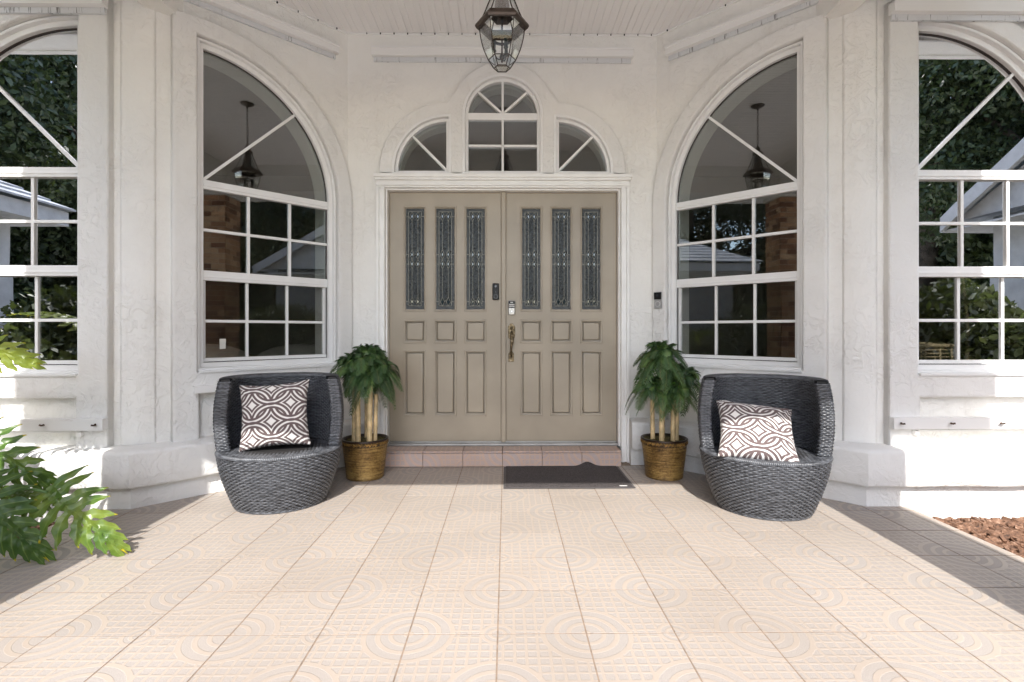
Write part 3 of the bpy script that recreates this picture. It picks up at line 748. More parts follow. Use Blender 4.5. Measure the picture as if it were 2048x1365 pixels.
# old brass handle set
m_ = Mat('worn_brass'); m_.col(m_.ramp(m_.noise(45, 4, rough=0.7), [(0.42, (0.07, 0.05, 0.028)), (0.58, (0.20, 0.15, 0.08)), (0.72, (0.52, 0.47, 0.38))])); m_.set(Roughness=0.4, Metallic=0.75); M['worn_brass'] = m_.m
b = MB(); plate(b, F0, [(0.044, 0.985), (0.056, 0.972), (0.082, 0.972), (0.098, 0.985), (0.100, 1.075), (0.086, 1.092), (0.071, 1.102), (0.056, 1.092), (0.042, 1.075)], [], DF + .0005, DF + .010, .004)
plate(b, F0, [(0.046, 0.790), (0.090, 0.790), (0.090, 0.855), (0.078, 0.872), (0.058, 0.872), (0.046, 0.855)], [], DF + .0005, DF + .009, .003); b.obj('handle_plate', 'worn_brass', dr)
b = MB(); pts = []
for i in range(17):
    t = i / 16; z = 1.035 - t * 0.205; d = DF + 0.010 + 0.045 * math.sin(PI * min(1, t * 1.05)) ** 0.6 if 0 < t < 1 else DF + 0.006
    pts.append(F0(0.071 + 0.004 * math.sin(t * 6), z, d))
b.tube(pts, [0.008, 0.010, 0.013, 0.014, 0.0145, 0.015, 0.0145, 0.013, 0.0115, 0.010, 0.009, 0.008, 0.0085, 0.010, 0.009, 0.008, 0.007], 10); b.obj('handle', 'worn_brass', dr)
b = MB(); b.ell(F0(0.071, 1.060, DF + .02), (0.012, 0.018, 0.010)); b.obj('thumb_latch', 'worn_brass', dr)

# ---- storm-shutter tracks
def track(F, u0, u1, z0, z1, d0, label, lip=True):
    b = MB(); fbox(b, F, u0, u1, z0, z1, d0, d0 + 0.055, 0.003); fbox(b, F, u0, u1, z1 - 0.012, z1 + 0.004, d0, d0 + 0.062, 0.002)
    o = b.obj('shutter_track', 'track_white', house); o['label'] = label
    if lip:
        b = MB(); fbox(b, F, u0 + .01, u1 - .01, z0 - 0.034, z0 - 0.0005, d0, d0 + 0.018, 0.001); b.obj('track_lip', 'track_metal', o)
    return o
track(F0, -1.03, 1.03, 3.205, 3.268, 0.0, 'long shutter track high over the door, grey stains on its lip')
track(FL, 0.10, LA - 0.02, 3.185, 3.245, 0.0, 'shutter track high on the left angled wall')
track(FR, 0.10, LA - 0.02, 3.185, 3.245, 0.0, 'shutter track high on the right angled wall')
track(WL, 0.13, 2.6, 2.955, 3.03, 0.053, 'shutter track over the far left window'); track(WR, 0.13, 2.6, 2.945, 3.02, 0.053, 'shutter track over the far right window')
def lower_track(F, u0, u1, z0, z1, label, rail, d0=0.0535):
    b = MB(); fbox(b, F, u0, u1, z0, z1, d0 + 0.036, d0 + 0.041, 0.001); fbox(b, F, u0, u1, z1 - .004, z1, d0, d0 + 0.0355); fbox(b, F, u0, u1, z0, z0 + .004, d0 + .012, d0 + .0355)
    fbox(b, F, u0, u0 + .004, z0 + .0045, z1 - .0045, d0, d0 + .0355)
    o = b.obj('shutter_track', 'track_white', house); o['label'] = label
    n = int((u1 - u0) / 0.30); rb = random.Random(int(u0 * 100) + 3)
    for i in range(n):
        u = u0 + 0.04 + i * 0.30; z = (z0 + z1) / 2
        b = MB(); b.tube([F(u, z, d0 + .041), F(u, z, d0 + .062)], 0.0045, 8)
        a_ = rb.uniform(-0.7, 0.7)
        for s in (-1, 1): b.tube([F(u, z, d0 + .052), F(u + s * .013 * math.cos(a_), z + s * .013 * math.sin(a_) + .004, d0 + .060)], [0.004, 0.006], 6)
        b.obj('wing_nut', 'rusty_bolt', o)
    if rail:
        b = MB(); fbox(b, F, u0 + 0.20, u1, z0 - 0.026, z0 - 0.017, 0.001, 0.022); fbox(b, F, u0 + 0.14, u0 + 0.172, z0 - 0.040, z0 - 0.014, 0.001, 0.075, .002); b.obj('guide_rail', 'track_white', o)
lower_track(WL, 0.135, 2.6, 0.452, 0.520, 'white shutter rail under the far left window', True)
lower_track(WR, 0.135, 2.6, 0.452, 0.520, 'white shutter rail under the far right window', True)
lower_track(FL, 0.10, 1.10, 0.642, 0.688, 'short shutter rail behind the left chair', False)
lower_track(FR, 0.10, 1.10, 0.642, 0.688, 'short shutter rail behind the right chair', False)
# drop channel just right of the left rail
# ---- porch ceiling
pc = MB(); pc.box(XC - 2.30, XC + 2.30, 1.0, 4.4, HC + 0.0062, HC + 0.03)
ceil = tag(pc.obj('porch_ceiling', 'soffit_vinyl', house), 'white perforated vinyl ceiling of the porch')
pw = 0.1075; cr = MB(); L0, L1 = 1.25, 4.24
# profile of a double-groove soffit board
prf = [(-pw / 2 + .0026, .005), (-pw / 2 + .0026, .001), (-pw / 2 + .004, 0), (-.012, 0), (-.009, .005), (-.005, .005), (-.002, 0.0), (pw / 2 - .004, 0), (pw / 2 - .0026, .001), (pw / 2 - .0026, .005)]
vs = [(x, y, z) for y in (-(L1 - L0) / 2, (L1 - L0) / 2) for x, z in prf]; n = len(prf)
cr.add(vs, [(i, i + 1, n + i + 1, n + i) for i in range(n - 1)] + [tuple(range(n)), tuple(range(n, 2 * n))])
pm = cr.mesh('board', 'soffit_vinyl')
for i in range(-19, 19): link('board', pm, ceil, (XC + pw * (i + .5), (L0 + L1) / 2, HC + random.uniform(0, .0008)))
b = MB()
for F, u0, u1 in ((F0, -AH, AH), (FL, 0.0, LA), (FR, 0.0, LA)):
    fbox(b, F, u0 + .004, u1 - .004, HC - 0.013, HC - 0.0006, 0.0, 0.012, 0.001)
b.obj('ceiling_trim', 'track_white', ceil)
b = MB()
for i in range(-19, 20):
    x = pw * i; ax = abs(x)
    if ax < AH - .02: yy = YD - 0.0125
    elif ax > AH + .02 and ax < BH - .05: yy = YD - (ax - AH) - 0.018
    else: continue
    if random.random() < .18: continue
    w_ = random.uniform(.0025, .005)
    b.box(XC + x - w_, XC + x + w_, yy - .005, yy, HC - .013, HC - .0007)
tag(b.obj('groove_end_shade', 'gap_shade', ceil), kind='stuff')  # solid dark boxes paint the shade of the gaps where grooves end
# beams, roof, eaves
b = MB()
for s in (-1, 1):
    xm = XC + s * 2.11; b.box(xm - 0.075, xm + 0.075, 1.20, 3.45, 3.02, HC + 0.2)
b.box(XC - 2.30, XC + 2.30, 1.19, 1.55, 3.02, HC + 0.2)
b.obj('porch_beam', 'stucco', house)
b = MB()
b.box(XC - 2.85, XC + 2.85, 0.50, 1.188, 3.08, 3.10); b.box(XC - 2.85, XC + 2.85, 0.45, 0.499, 3.07, 3.27)
for s in (-1, 1):
    xa, xb = sorted((XC + s * 2.187, XC + s * 2.85)); b.box(xa, xb, 1.19, 3.19, 3.08, 3.10)
    xa, xb = sorted((XC + s * 2.851, XC + s * 2.88)); b.box(xa, xb, 0.45, 2.19, 3.07, 3.27)
    xa, xb = sorted((XC + s * 2.852, XC + s * 5.2)); b.box(xa, xb, 2.25, 3.20, 3.30, 3.32); b.box(xa, xb, 2.20, 2.249, 3.29, 3.47)
b.obj('eave', 'fascia_white', house)
b = MB()
xw = 2.95; b.add([(XC - xw, 0.40, 3.275), (XC + xw, 0.40, 3.275), (XC + xw, 4.4, 4.6), (XC - xw, 4.4, 4.6), (XC - xw, 0.40, 3.305), (XC + xw, 0.40, 3.305), (XC + xw, 4.4, 4.63), (XC - xw, 4.4, 4.63)],
      [(0, 1, 2, 3), (4, 7, 6, 5), (0, 4, 5, 1), (1, 5, 6, 2), (2, 6, 7, 3), (3, 7, 4, 0)])
b.add([(-5.3, 2.1, 3.475), (5.3, 2.1, 3.475), (5.3, 9.5, 6.2), (-5.3, 9.5, 6.2), (-5.3, 2.1, 3.52), (5.3, 2.1, 3.52), (5.3, 9.5, 6.26), (-5.3, 9.5, 6.26)],
      [(0, 1, 2, 3), (4, 7, 6, 5), (0, 4, 5, 1), (1, 5, 6, 2), (2, 6, 7, 3), (3, 7, 4, 0)])
b.obj('roof', 'shingle', house)
# interior shell
b = MB()
b.box(-5.5, 5.5, 8.0, 8.1, 0, 3.38)
b.box(-5.5, -5.4, 3.2, 7.999, 0, 3.38); b.box(5.4, 5.5, 3.2, 7.999, 0, 3.38)
b.obj('room_wall', 'interior_wall', house)
b = MB(); 
b.box(-5.5, 5.5, 4.46, 8.1, 3.381, 3.389); 
for s in (-1, 1):
    pts = [(XC + s * (AH + .25), 4.459), (XC + s * (BH + .12), 3.47), (s * 5.5, 3.47), (s * 5.5, 4.459)]
    b.add([(x, y, z) for z in (3.381, 3.389) for x, y in pts], [(0, 1, 2, 3), (7, 6, 5, 4), (0, 4, 5, 1), (1, 5, 6, 2), (2, 6, 7, 3), (3, 7, 4, 0)])
b.obj('room_ceiling', 'interior_ceiling', house)
b = MB(); b.box(-5.5, 5.5, 4.40, 8.1, 0.0, 0.10)
for s in (-1, 1):
    pts = [(XC + s * (AH + .25), 4.399), (XC + s * (BH + .12), 3.47), (s * 5.5, 3.47), (s * 5.5, 4.399)]
    b.add([(x, y, z) for z in (0.0, 0.10) for x, y in pts], [(0, 1, 2, 3), (7, 6, 5, 4), (0, 4, 5, 1), (1, 5, 6, 2), (2, 6, 7, 3), (3, 7, 4, 0)])
b.obj('room_floor', 'interior_floor', house)
house.location = (XC, YD, 0)
for ch in house.children: ch.matrix_parent_inverse = Matrix.Translation((-XC, -YD, 0))
# ================================================================== FURNITURE
# ---- wicker barrel chair (local : front = -Y)
SH = 0.335; CH = 0.765; AX, BY = 0.350, 0.325
def bprof(z): t = min(1, max(0, z / SH)); return 0.73 + 0.27 * (0.25 * t + 0.75 * math.sin(PI / 2 * t))
def sprof(z):
    t = (z - SH) / (CH - SH); return 0.985 + 0.060 * math.sin(PI * min(1, t * 0.9)) - 0.055 * t * t
def npmesh(name, parts, mat):
    """parts: list of (V[n,3], F[m,4])"""
    off_ = 0; VV = []; FF = []
    for v, f in parts: VV.append(v); FF.append(f + off_); off_ += len(v)
    V = np.concatenate(VV); Fq = np.concatenate(FF)
    me = bpy.data.meshes.new(name); me.vertices.add(len(V)); me.vertices.foreach_set('co', V.astype(np.float32).ravel())
    me.loops.add(Fq.size); me.loops.foreach_set('vertex_index', Fq.astype(np.int32).ravel())
    me.polygons.add(len(Fq)); me.polygons.foreach_set('loop_start', np.arange(0, Fq.size, 4, dtype=np.int32))
    me.polygons.foreach_set('use_smooth', np.ones(len(Fq), dtype=bool))
    me.materials.append(M[mat]); me.update(calc_edges=True); me.validate(); return me
def weave(surf, rows, n, stakes, closed=False, amp=0.0034, seed=0):
    """surf(s, t)-> (P, N) arrays ; rows : list of (t0,t1) ; a ribbon per row passing over and under the stakes"""
    rnd = np.random.RandomState(seed); parts = []
    s = np.linspace(0, 1, n + (0 if closed else 1), endpoint=not closed)
    for r, (t0, t1) in enumerate(rows):
        ph = (r % 2) * PI
        w = np.cos(PI * s * stakes + ph) * amp
        w += rnd.normal(0, 0.0003, len(s))
        jt = rnd.normal(0, 0.06) * (t1 - t0)
        V = []
        for q, (f, bulge) in enumerate(((0.06, -0.0012), (0.5, 0.0014), (0.94, -0.0012))):
            P, N = surf(s, t0 + (t1 - t0) * f + jt)
            V.append(P + N * (w + bulge)[:, None])
        V = np.stack(V, 1).reshape(-1, 3); m_ = len(s)
        i = np.arange(m_ if closed else m_ - 1); j = (i + 1) % m_
        F_ = np.concatenate([np.stack([i * 3 + k, j * 3 + k, j * 3 + k + 1, i * 3 + k + 1], 1) for k in (0, 1)])
        parts.append((V, F_))
    return parts
def ellipse_surf(fr, a0, a1, inner=0.0, sgn=1):
    def f(s, z):
        z = np.asarray(z) * np.ones_like(s); th = a0 + (a1 - a0) * s
        k = np.array([fr(float(q)) for q in z[:1]])[0]; A = AX * k - inner; B = BY * k - inner
        P = np.stack([A * np.cos(th), B * np.sin(th), z], 1)
        N = np.stack([np.cos(th) / A, np.sin(th) / B, np.zeros_like(th)], 1); N /= np.linalg.norm(N, axis=1)[:, None]
        return P, N * sgn
    return f
RH = 0.0100
def rows(z0, z1, h=RH): n = int(round((z1 - z0) / h)); return [(z0 + (z1 - z0) * i / n, z0 + (z1 - z0) * (i + 1) / n) for i in range(n)]
A0, A1 = math.radians(-12), math.radians(192); TH = 0.070; CR = 0.030
def make_chair():
    root = empty('wicker_chair')
    # base
    me = npmesh('base', weave(ellipse_surf(bprof, 0, 2 * PI), rows(0.012, SH - 0.010), 400, 92, True, amp=0.0036), 'wicker_strand')
    base = link('base', me, root)
    b = MB(); b.lathe([(0.0001, 0.004)] + [(bprof(z) - 0.012, z) for z in np.linspace(0.004, SH - 0.004, 12)] + [(0.0001, SH - 0.004)], 48)
    b.v = [(x * AX, y * BY, z) for x, y, z in b.v]; b.obj('core', 'wicker_core', base)
    b = MB(); b.lathe([(bprof(0) - 0.02, 0.0), (bprof(0) + 0.005, 0.0), (bprof(0) + 0.012, 0.006), (bprof(0), 0.014)], 48); b.v = [(x * AX, y * BY, z) for x, y, z in b.v]; b.obj('foot_ring', 'wicker_strand', base)
    # seat : strips across plus wrapped rim
    parts = []; rs = rows(-BY * 0.97, BY * 0.97, 0.0105)
    for r, (y0, y1) in enumerate(rs):
        ym = (y0 + y1) / 2; hx = AX * math.sqrt(max(0.01, 1 - (ym / (BY * 1.0)) ** 2)) - 0.006
        n = max(8, int(hx * 2 / 0.0055)); x = np.linspace(-hx, hx, n)
        w = np.cos(PI * x / 0.021 + (r % 2) * PI) * 0.0022 + SH + 0.001 - 0.010 * (1 - (x / AX) ** 2) * (1 - (ym / BY) ** 2)
        V = np.stack([np.stack([x, np.full(n, y0 + (y1 - y0) * f), w + bl], 1) for f, bl in ((0.05, -0.001), (0.5, 0.0012), (0.95, -0.001))], 1).reshape(-1, 3)
        i = np.arange(n - 1); parts.append((V, np.concatenate([np.stack([i * 3 + k, (i + 1) * 3 + k, (i + 1) * 3 + k + 1, i * 3 + k + 1], 1) for k in (0, 1)])))
    seat = link('seat', npmesh('seat', parts, 'wicker_strand'), root)
    def rim(s, t):     # t : 0..1 around the small section
        th = 2 * PI * s; ph = t * PI * 1.15 - 0.35
        t_ = np.ones_like(s) * ph; rr = 0.013
        k = np.stack([np.cos(th) / AX, np.sin(th) / BY, 0 * th], 1); k /= np.linalg.norm(k, axis=1)[:, None]
        c_ = np.stack([(AX - 0.008) * np.cos(th), (BY - 0.008) * np.sin(th), np.full_like(th, SH - 0.008)], 1)
        N = k * np.cos(t_)[:, None] + np.array([0, 0, 1]) * np.sin(t_)[:, None]
        return c_ + N * rr, N
    # wrapped strands : slanted segments
    n = 230; parts = []
    for i in range(n):
        s0 = i / n; pts = []
        for q in range(7):
            t = q / 6
            for e, bl in ((-0.45, -0.0015), (0, 0.0012), (0.45, -0.0015)):
                P, N = rim(np.array([s0 + (e + t * 1.2) / n]), t); pts.append((P + N * bl)[0])
        V = np.array(pts); F_ = np.array([[q * 3 + k, (q + 1) * 3 + k, (q + 1) * 3 + k + 1, q * 3 + k + 1] for q in range(6) for k in (0, 1)])
        parts.append((V, F_))
    link('rim', npmesh('rim', parts, 'wicker_strand'), seat)
    # backrest shell
    outer = ellipse_surf(sprof, A0, A1); inner = ellipse_surf(sprof, A1, A0, TH, -1)
    parts = weave(outer, rows(SH - 0.002, CH - 0.016), 240, 54, seed=2, amp=0.0036) + weave(inner, rows(SH + 0.002, CH - 0.016), 200, 44, seed=3, amp=0.0036)
    # front edges of the arms
    for ang, sg in ((A0, 1), (A1, -1)):
        def endf(s, z, ang=ang, sg=sg):
            z = np.ones_like(s) * z; k = sprof(float(z[0]))
            a_o = np.array([AX * k * math.cos(ang), BY * k * math.sin(ang)]); a_i = np.array([(AX * k - TH) * math.cos(ang), (BY * k - TH) * math.sin(ang)])
            P2 = a_o[None] * (1 - s)[:, None] + a_i[None] * s[:, None]
            t = np.array([math.sin(ang), -math.cos(ang)]) * (1 if ang < 1 else -1); d = a_i - a_o
            nn = np.array([d[1], -d[0]]); nn = nn / np.linalg.norm(nn)
            if nn[1] > 0: nn = -nn
            rnd_ = 0.012 * (1 - (2 * s - 1) ** 6)
            P = np.concatenate([P2 + nn[None] * rnd_[:, None], z[:, None]], 1)
            return P, np.tile(np.array([nn[0], nn[1], 0]), (len(s), 1))
        parts += weave(endf, rows(SH + 0.002, CH - 0.022), 16, 4, seed=5, amp=0.0025)
    back = link('backrest', npmesh('backrest', parts, 'wicker_strand'), root)
    def ring_loop(k, inset):
        th = np.linspace(A0 + .02, A1 - .02, 60); pts = [((AX * k - inset) * math.cos(t), (BY * k - inset) * math.sin(t)) for t in th]
        pts += [((AX * k - TH + inset) * math.cos(t), (BY * k - TH + inset) * math.sin(t)) for t in th[::-1]]; return pts
    b = MB(); zs = np.linspace(SH - 0.01, CH - 0.010, 10); L = [ring_loop(sprof(z), 0.005 if z < CH - .02 else 0.012) for z in zs]; n = len(L[0])
    b.add([(x, y, z) for l, z in zip(L, zs) for x, y in l], [(i * n + k, i * n + (k + 1) % n, (i + 1) * n + (k + 1) % n, (i + 1) * n + k) for i in range(len(zs) - 1) for k in range(n)], False)
    m_ = n // 2; o_ = len(b.v) - n
    b.f += [(o_ + i, o_ + i + 1, o_ + n - 2 - i, o_ + n - 1 - i) for i in range(m_ - 1)]; b.sm += [False] * (m_ - 1)
    b.obj('core', 'wicker_core', back)
    # wrapped top edge : strands over the top from outside to inside
    parts = []; n = 150
    for i in range(n):
        pts = []
        for q in range(9):
            t = q / 8
            for e, bl in ((-0.46, -0.0014), (0, 0.0012), (0.46, -0.0014)):
                s0 = (i + 0.5 + e + (t - .5) * 1.4) / n; th = A0 + (A1 - A0) * min(1, max(0, s0)); k = sprof(CH)
                ph = PI * t; mid = TH / 2; c0 = np.array([(AX * k - mid) * math.cos(th), (BY * k - mid) * math.sin(th)])
                nn = np.array([math.cos(th) / AX, math.sin(th) / BY]); nn /= np.linalg.norm(nn)
                rx = (mid + 0.002 + bl); x = math.copysign(abs(math.cos(ph)) ** 0.45, math.cos(ph)) * rx; z = math.sin(ph) ** 0.6 * (0.020 + bl)
                pts.append((c0[0] + nn[0] * x, c0[1] + nn[1] * x, CH - 0.020 + z))
        parts.append((np.array(pts), np.array([[q * 3 + k_, (q + 1) * 3 + k_, (q + 1) * 3 + k_ + 1, q * 3 + k_ + 1] for q in range(8) for k_ in (0, 1)])))
    link('top_edge', npmesh('top_edge', parts, 'wicker_strand'), back)
    return root
def copy_tree(o, parent=None):
    c_ = o.copy(); C.objects.link(c_)
    if parent: c_.parent = parent
    for ch in list(o.children): copy_tree(ch, c_)
    return c_
chA = make_chair(); chB = copy_tree(chA)
chA.location = (-1.375, 3.235, 0); chA.rotation_euler = (0, 0, math.radians(17))
chB.location = (1.515, 3.10, 0); chB.rotation_euler = (0, 0, math.radians(-21))
G1 = 'dark woven wicker tub chairs either side of the door'
tag(chA, 'dark grey wicker tub chair left of the door, pillow upright in it', 'chair', G1)
tag(chB, 'dark grey wicker tub chair right of the door, pillow leaning back in it', 'chair', G1)

# ---- pillows
def make_pillow(name, w, seed, squash=1.0):
    n = 56; rnd = np.random.RandomState(seed); vs = []; uv = []
    for side in (1, -1):
        for i in range(n + 1):
            for j in range(n + 1):
                u = i / n * 2 - 1; v = j / n * 2 - 1
                e = max(0, (1 - u ** 4)) * max(0, (1 - v ** 4)); puff = (max(0, 1 - u * u) * max(0, 1 - v * v)) ** 0.42
                pin = 1 - 0.105 * (1 - u * u) * abs(v) ** 3; pin2 = 1 - 0.105 * (1 - v * v) * abs(u) ** 3
                x = u * w / 2 * pin2; z = v * w / 2 * pin
                wr = noise.noise(Vector((u * 2.2 + seed, v * 2.2, side))) * 0.010
                # creases running into the corners
                cr_ = 0
                for cu, cv in ((1, 1), (-1, 1), (1, -1), (-1, -1)):
                    d = math.hypot(u - cu, v - cv); ang = math.atan2(v - cv, u - cu)
                    cr_ += math.sin(ang * 13 + seed + cu * 2 + cv) * math.exp(-d * 2.6) * 0.013
                y = -side * (puff * 0.075 * 1.0 + (wr + cr_ * 0.9) * min(1, e * 4))
                vs.append((x + 0.002 * noise.noise(Vector((v * 6, side, seed))) * abs(u), y, z)); uv.append(((u + 1) / 2, (v + 1) / 2))
    m_ = (n + 1) ** 2; fs = []
    for sd_ in (0, 1):
        for i in range(n):
            for j in range(n):
                q = (sd_ * m_ + i * (n + 1) + j, sd_ * m_ + (i + 1) * (n + 1) + j, sd_ * m_ + (i + 1) * (n + 1) + j + 1, sd_ * m_ + i * (n + 1) + j + 1)
                fs.append(q if sd_ == 0 else q[::-1])
    b = MB(); b.add(vs, fs, True); me = b.mesh(name, 'ring_fabric')
    ul = me.uv_layers.new(name='UVMap')
    for lp in me.loops: ul.data[lp.index].uv = uv[lp.vertex_index]
    bm = bmesh.new(); bm.from_mesh(me); bmesh.ops.remove_doubles(bm, verts=bm.verts, dist=0.0004); bm.to_mesh(me); bm.free()
    return me
pA = link('throw_pillow', make_pillow('pillow', 0.405, 3)); pA.location = (-1.398, 3.20, 0.532)
pA.rotation_euler = (math.radians(-16), math.radians(-4), math.radians(12))
tag(pA, 'white throw pillow with brown rings standing upright in the left chair', 'pillow', 'ring-patterned throw pillows on the wicker chairs')
pB = link('throw_pillow', make_pillow('pillow', 0.43, 8)); pB.location = (1.440, 3.03, 0.455)
pB.rotation_euler = (math.radians(-50), math.radians(6), math.radians(-15))
tag(pB, 'white throw pillow with brown rings slumped back in the right chair', 'pillow', 'ring-patterned throw pillows on the wicker chairs')

# ---- potted palms
def frond_mesh(name, L, seed, mat, el=.5):
    rnd = random.Random(seed); b = MB(); N_ = 20
    def P(t): return Vector((L * math.cos(el) * t * (1 - .2 * t), L * 0.03 * math.sin(t * 3 + seed), L * (math.sin(el) * t - 0.80 * t * t)))
    rib = [P(i / 10) for i in range(11)]; b.tube(rib, [0.0022 - 0.0016 * i / 10 for i in range(11)], 4)
    nrib = len(b.f)
    for i in range(N_):
        t = 0.10 + 0.88 * i / (N_ - 1); p = P(t); d = (P(min(1, t + .02)) - P(t - .02)).normalized()
        ll = L * 0.33 * (math.sin(PI * min(1, (t * 0.86 + 0.12))) ** 0.6) * rnd.uniform(.88, 1.08)
        for s in (-1, 1):
            side = Vector((0, s, 0)); up = d.cross(side).normalized() * (1 if s < 0 else -1)
            a_ = (d * 0.62 + side * 0.78 + Vector((0, 0, rnd.uniform(-.12, .10)))).normalized()
            w = d * 0.0062
            m1 = p + a_ * ll * 0.5 + Vector((0, 0, 0.0015)); e = p + a_ * ll + Vector((0, 0, -ll * rnd.uniform(.12, .3)))
            b.add([p - w * .5, p + w * .5, m1 + w, m1 - w, e], [(0, 1, 2, 3), (3, 2, 4)], False)
    me = b.mesh(name, mat); me.materials.append(M['frond_rib'])
    for i in range(nrib): me.polygons[i].material_index = 1
    return me
FM = [frond_mesh('frond', 0.225, 1 + 3 * q, 'palm_leaflet', e_) for q, e_ in enumerate((1.3, 1.0, .75, .45, .15, -.1, -.35))]
FF_ = [frond_mesh('young_frond', 0.15, 2, 'palm_fresh', 1.1)]
def pot_parts(root):
    b = MB(); b.lathe([(0.0001, 0.0), (0.122, 0.0), (0.130, 0.008), (0.134, 0.05), (0.146, 0.15), (0.156, 0.232), (0.156, 0.240)], 48); p = b.obj('pot', 'rope_pot', root)
    b = MB(); b.lathe([(0.150, 0.236), (0.158, 0.238), (0.158, 0.243), (0.153, 0.246), (0.152, 0.262), (0.157, 0.264), (0.164, 0.270), (0.163, 0.279), (0.152, 0.281), (0.146, 0.272), (0.144, 0.25)], 48); b.obj('rim', 'pot_rim', p)
    b = MB(); n = 46
    for i in range(n):
        for s in (-1, 1):
            a_ = 2 * PI * (i + (0.5 if s > 0 else 0)) / n; c_ = Vector((0.157 * math.cos(a_), 0.157 * math.sin(a_), 0.254 + s * 0.0045))
            tg = Vector((-math.sin(a_), math.cos(a_), 0)); dirv = (tg + Vector((0, 0, -s * 0.75))).normalized(); nn = Vector((math.cos(a_), math.sin(a_), 0)); bb = dirv.cross(nn)
            vs = []; 
            for q in range(5):
                t = (q / 4 - .5) * 2; r_ = 0.0062 * math.sqrt(max(0.04, 1 - t * t))
                for k in range(6):
                    an = k * PI / 3; vs.append(c_ + dirv * t * 0.014 + (nn * math.cos(an) + bb * math.sin(an)) * r_)
            b.add(vs, [(q * 6 + k, q * 6 + (k + 1) % 6, (q + 1) * 6 + (k + 1) % 6, (q + 1) * 6 + k) for q in range(4) for k in range(6)], True)
    b.obj('braid', 'pot_braid', p)
    b = MB(); vs = [(0, 0, 0.268)]; fs = []
    for r in range(1, 9):
        for k in range(32):
            a_ = 2 * PI * k / 32; rr = 0.147 * r / 8; vs.append((rr * math.cos(a_), rr * math.sin(a_), 0.268 - 0.008 * (r / 8) ** 2 + 0.006 * noise.noise(Vector((rr * 40 * math.cos(a_), rr * 40 * math.sin(a_), 0)))))
    fs += [(0, 1 + k, 1 + (k + 1) % 32) for k in range(32)]
    for r in range(7): fs += [(1 + r * 32 + k, 1 + (r + 1) * 32 + k, 1 + (r + 1) * 32 + (k + 1) % 32, 1 + r * 32 + (k + 1) % 32) for k in range(32)]
    b.add(vs, fs, True); b.obj('moss', 'moss', p)
    rnd = random.Random(4); b = MB()
    for i in range(900):
        a_ = rnd.uniform(0, 6.28); rr = 0.143 * math.sqrt(rnd.random()); x, y = rr * math.cos(a_), rr * math.sin(a_); h_ = rnd.uniform(.004, .013); w = .0015; t = rnd.uniform(0, 3.1)
        b.add([(x - w * math.cos(t), y - w * math.sin(t), .262), (x + w * math.cos(t), y + w * math.sin(t), .262), (x + rnd.uniform(-.008, .008), y + rnd.uniform(-.008, .008), .264 + h_)], [(0, 1, 2)])
    tag(b.obj('moss_tufts', 'moss', p, fix=False), kind='stuff')
def palm(loc, label, canes, crowns, seed, rz=0):
    rnd = random.Random(seed); root = empty('potted_palm', loc, rz); tag(root, label, 'potted plant', 'potted artificial palms either side of the door')
    pot_parts(root)
    for x, y, h_, r, lx in canes:
        b = MB(); n = 22; pts = []; rr = []
        zn = [0.10 + rnd.uniform(-.03, .03) + 0.115 * k for k in range(8)]
        for i in range(n * 2 + 1):
            t = i / (n * 2); z = t * h_; near = min(abs(z - q) for q in zn)
            rr.append(r * (1 - 0.12 * t) * (1.09 if near < 0.006 else (0.97 if near < .014 else 1.0))); pts.append((x + lx * t, y, 0.255 + z))
        b.tube(pts, rr, 12); nf = len(b.f)
        for q in zn:
            if q < h_ - .01:
                cx_ = x + lx * q / h_; r2 = r * (1 - .12 * q / h_) * 1.06; b.tube([(cx_, y, 0.255 + q - .0016), (cx_, y, .255 + q + .0016)], r2, 12, cap=True)
        o = b.obj('cane', 'bamboo_cane', root); o.data.materials.append(M['cane_node'])
        for p_ in list(o.data.polygons)[nf:]: p_.material_index = 1
    for (x, y, z, n, sz, e0) in crowns:
        ph = rnd.uniform(0, 6.28)
        n = int(n * 1.6)
        for i in range(n):
            az = ph + i * 2.39996 + rnd.uniform(-.2, .2); el = e0 - (i / n) * 1.55 + rnd.uniform(-.1, .1)
            me = FM[min(6, max(0, int(7 * (i + rnd.uniform(-.6, .6)) / n)))]
            o = link('frond', me, root, (x + .008 * math.cos(az), y + .008 * math.sin(az), z))
            o.rotation_euler = (rnd.uniform(-.25, .25), rnd.uniform(-.12, .12), az); s = sz * rnd.uniform(.88, 1.12); o.scale = (s, s, s)
        for i in range(4):
            az = rnd.uniform(0, 6.28); o = link('young_frond', FF_[0], root, (x, y, z + .012)); o.rotation_euler = (0, -rnd.uniform(-.2, .4), az); s = sz * rnd.uniform(.7, 1.05); o.scale = (s, s, s)
    return root
palm((-1.005, 3.765, 0), 'small bamboo-stemmed palm in a woven gold pot left of the door', 
     [(-.062, -.05, .42, .0205, .003), (-.030, -.075, .38, .0195, -.002), (.028, .03, .50, .015, 0), (.048, -.07, .45, .0205, .004), (.078, -.03, .34, .0150, .006), (-.01, .07, .3, .015, 0)],
     [(-.075, -.05, .80, 15, 1.0, 1.0), (.02, -.05, .84, 17, 1.02, 1.15), (.095, -.04, .77, 15, 1.0, .9), (.0, .05, .86, 14, 1.0, 1.1), (-.02, -.10, .74, 9, .85, .7), (.06, -.10, .72, 8, .85, .7)], 11)
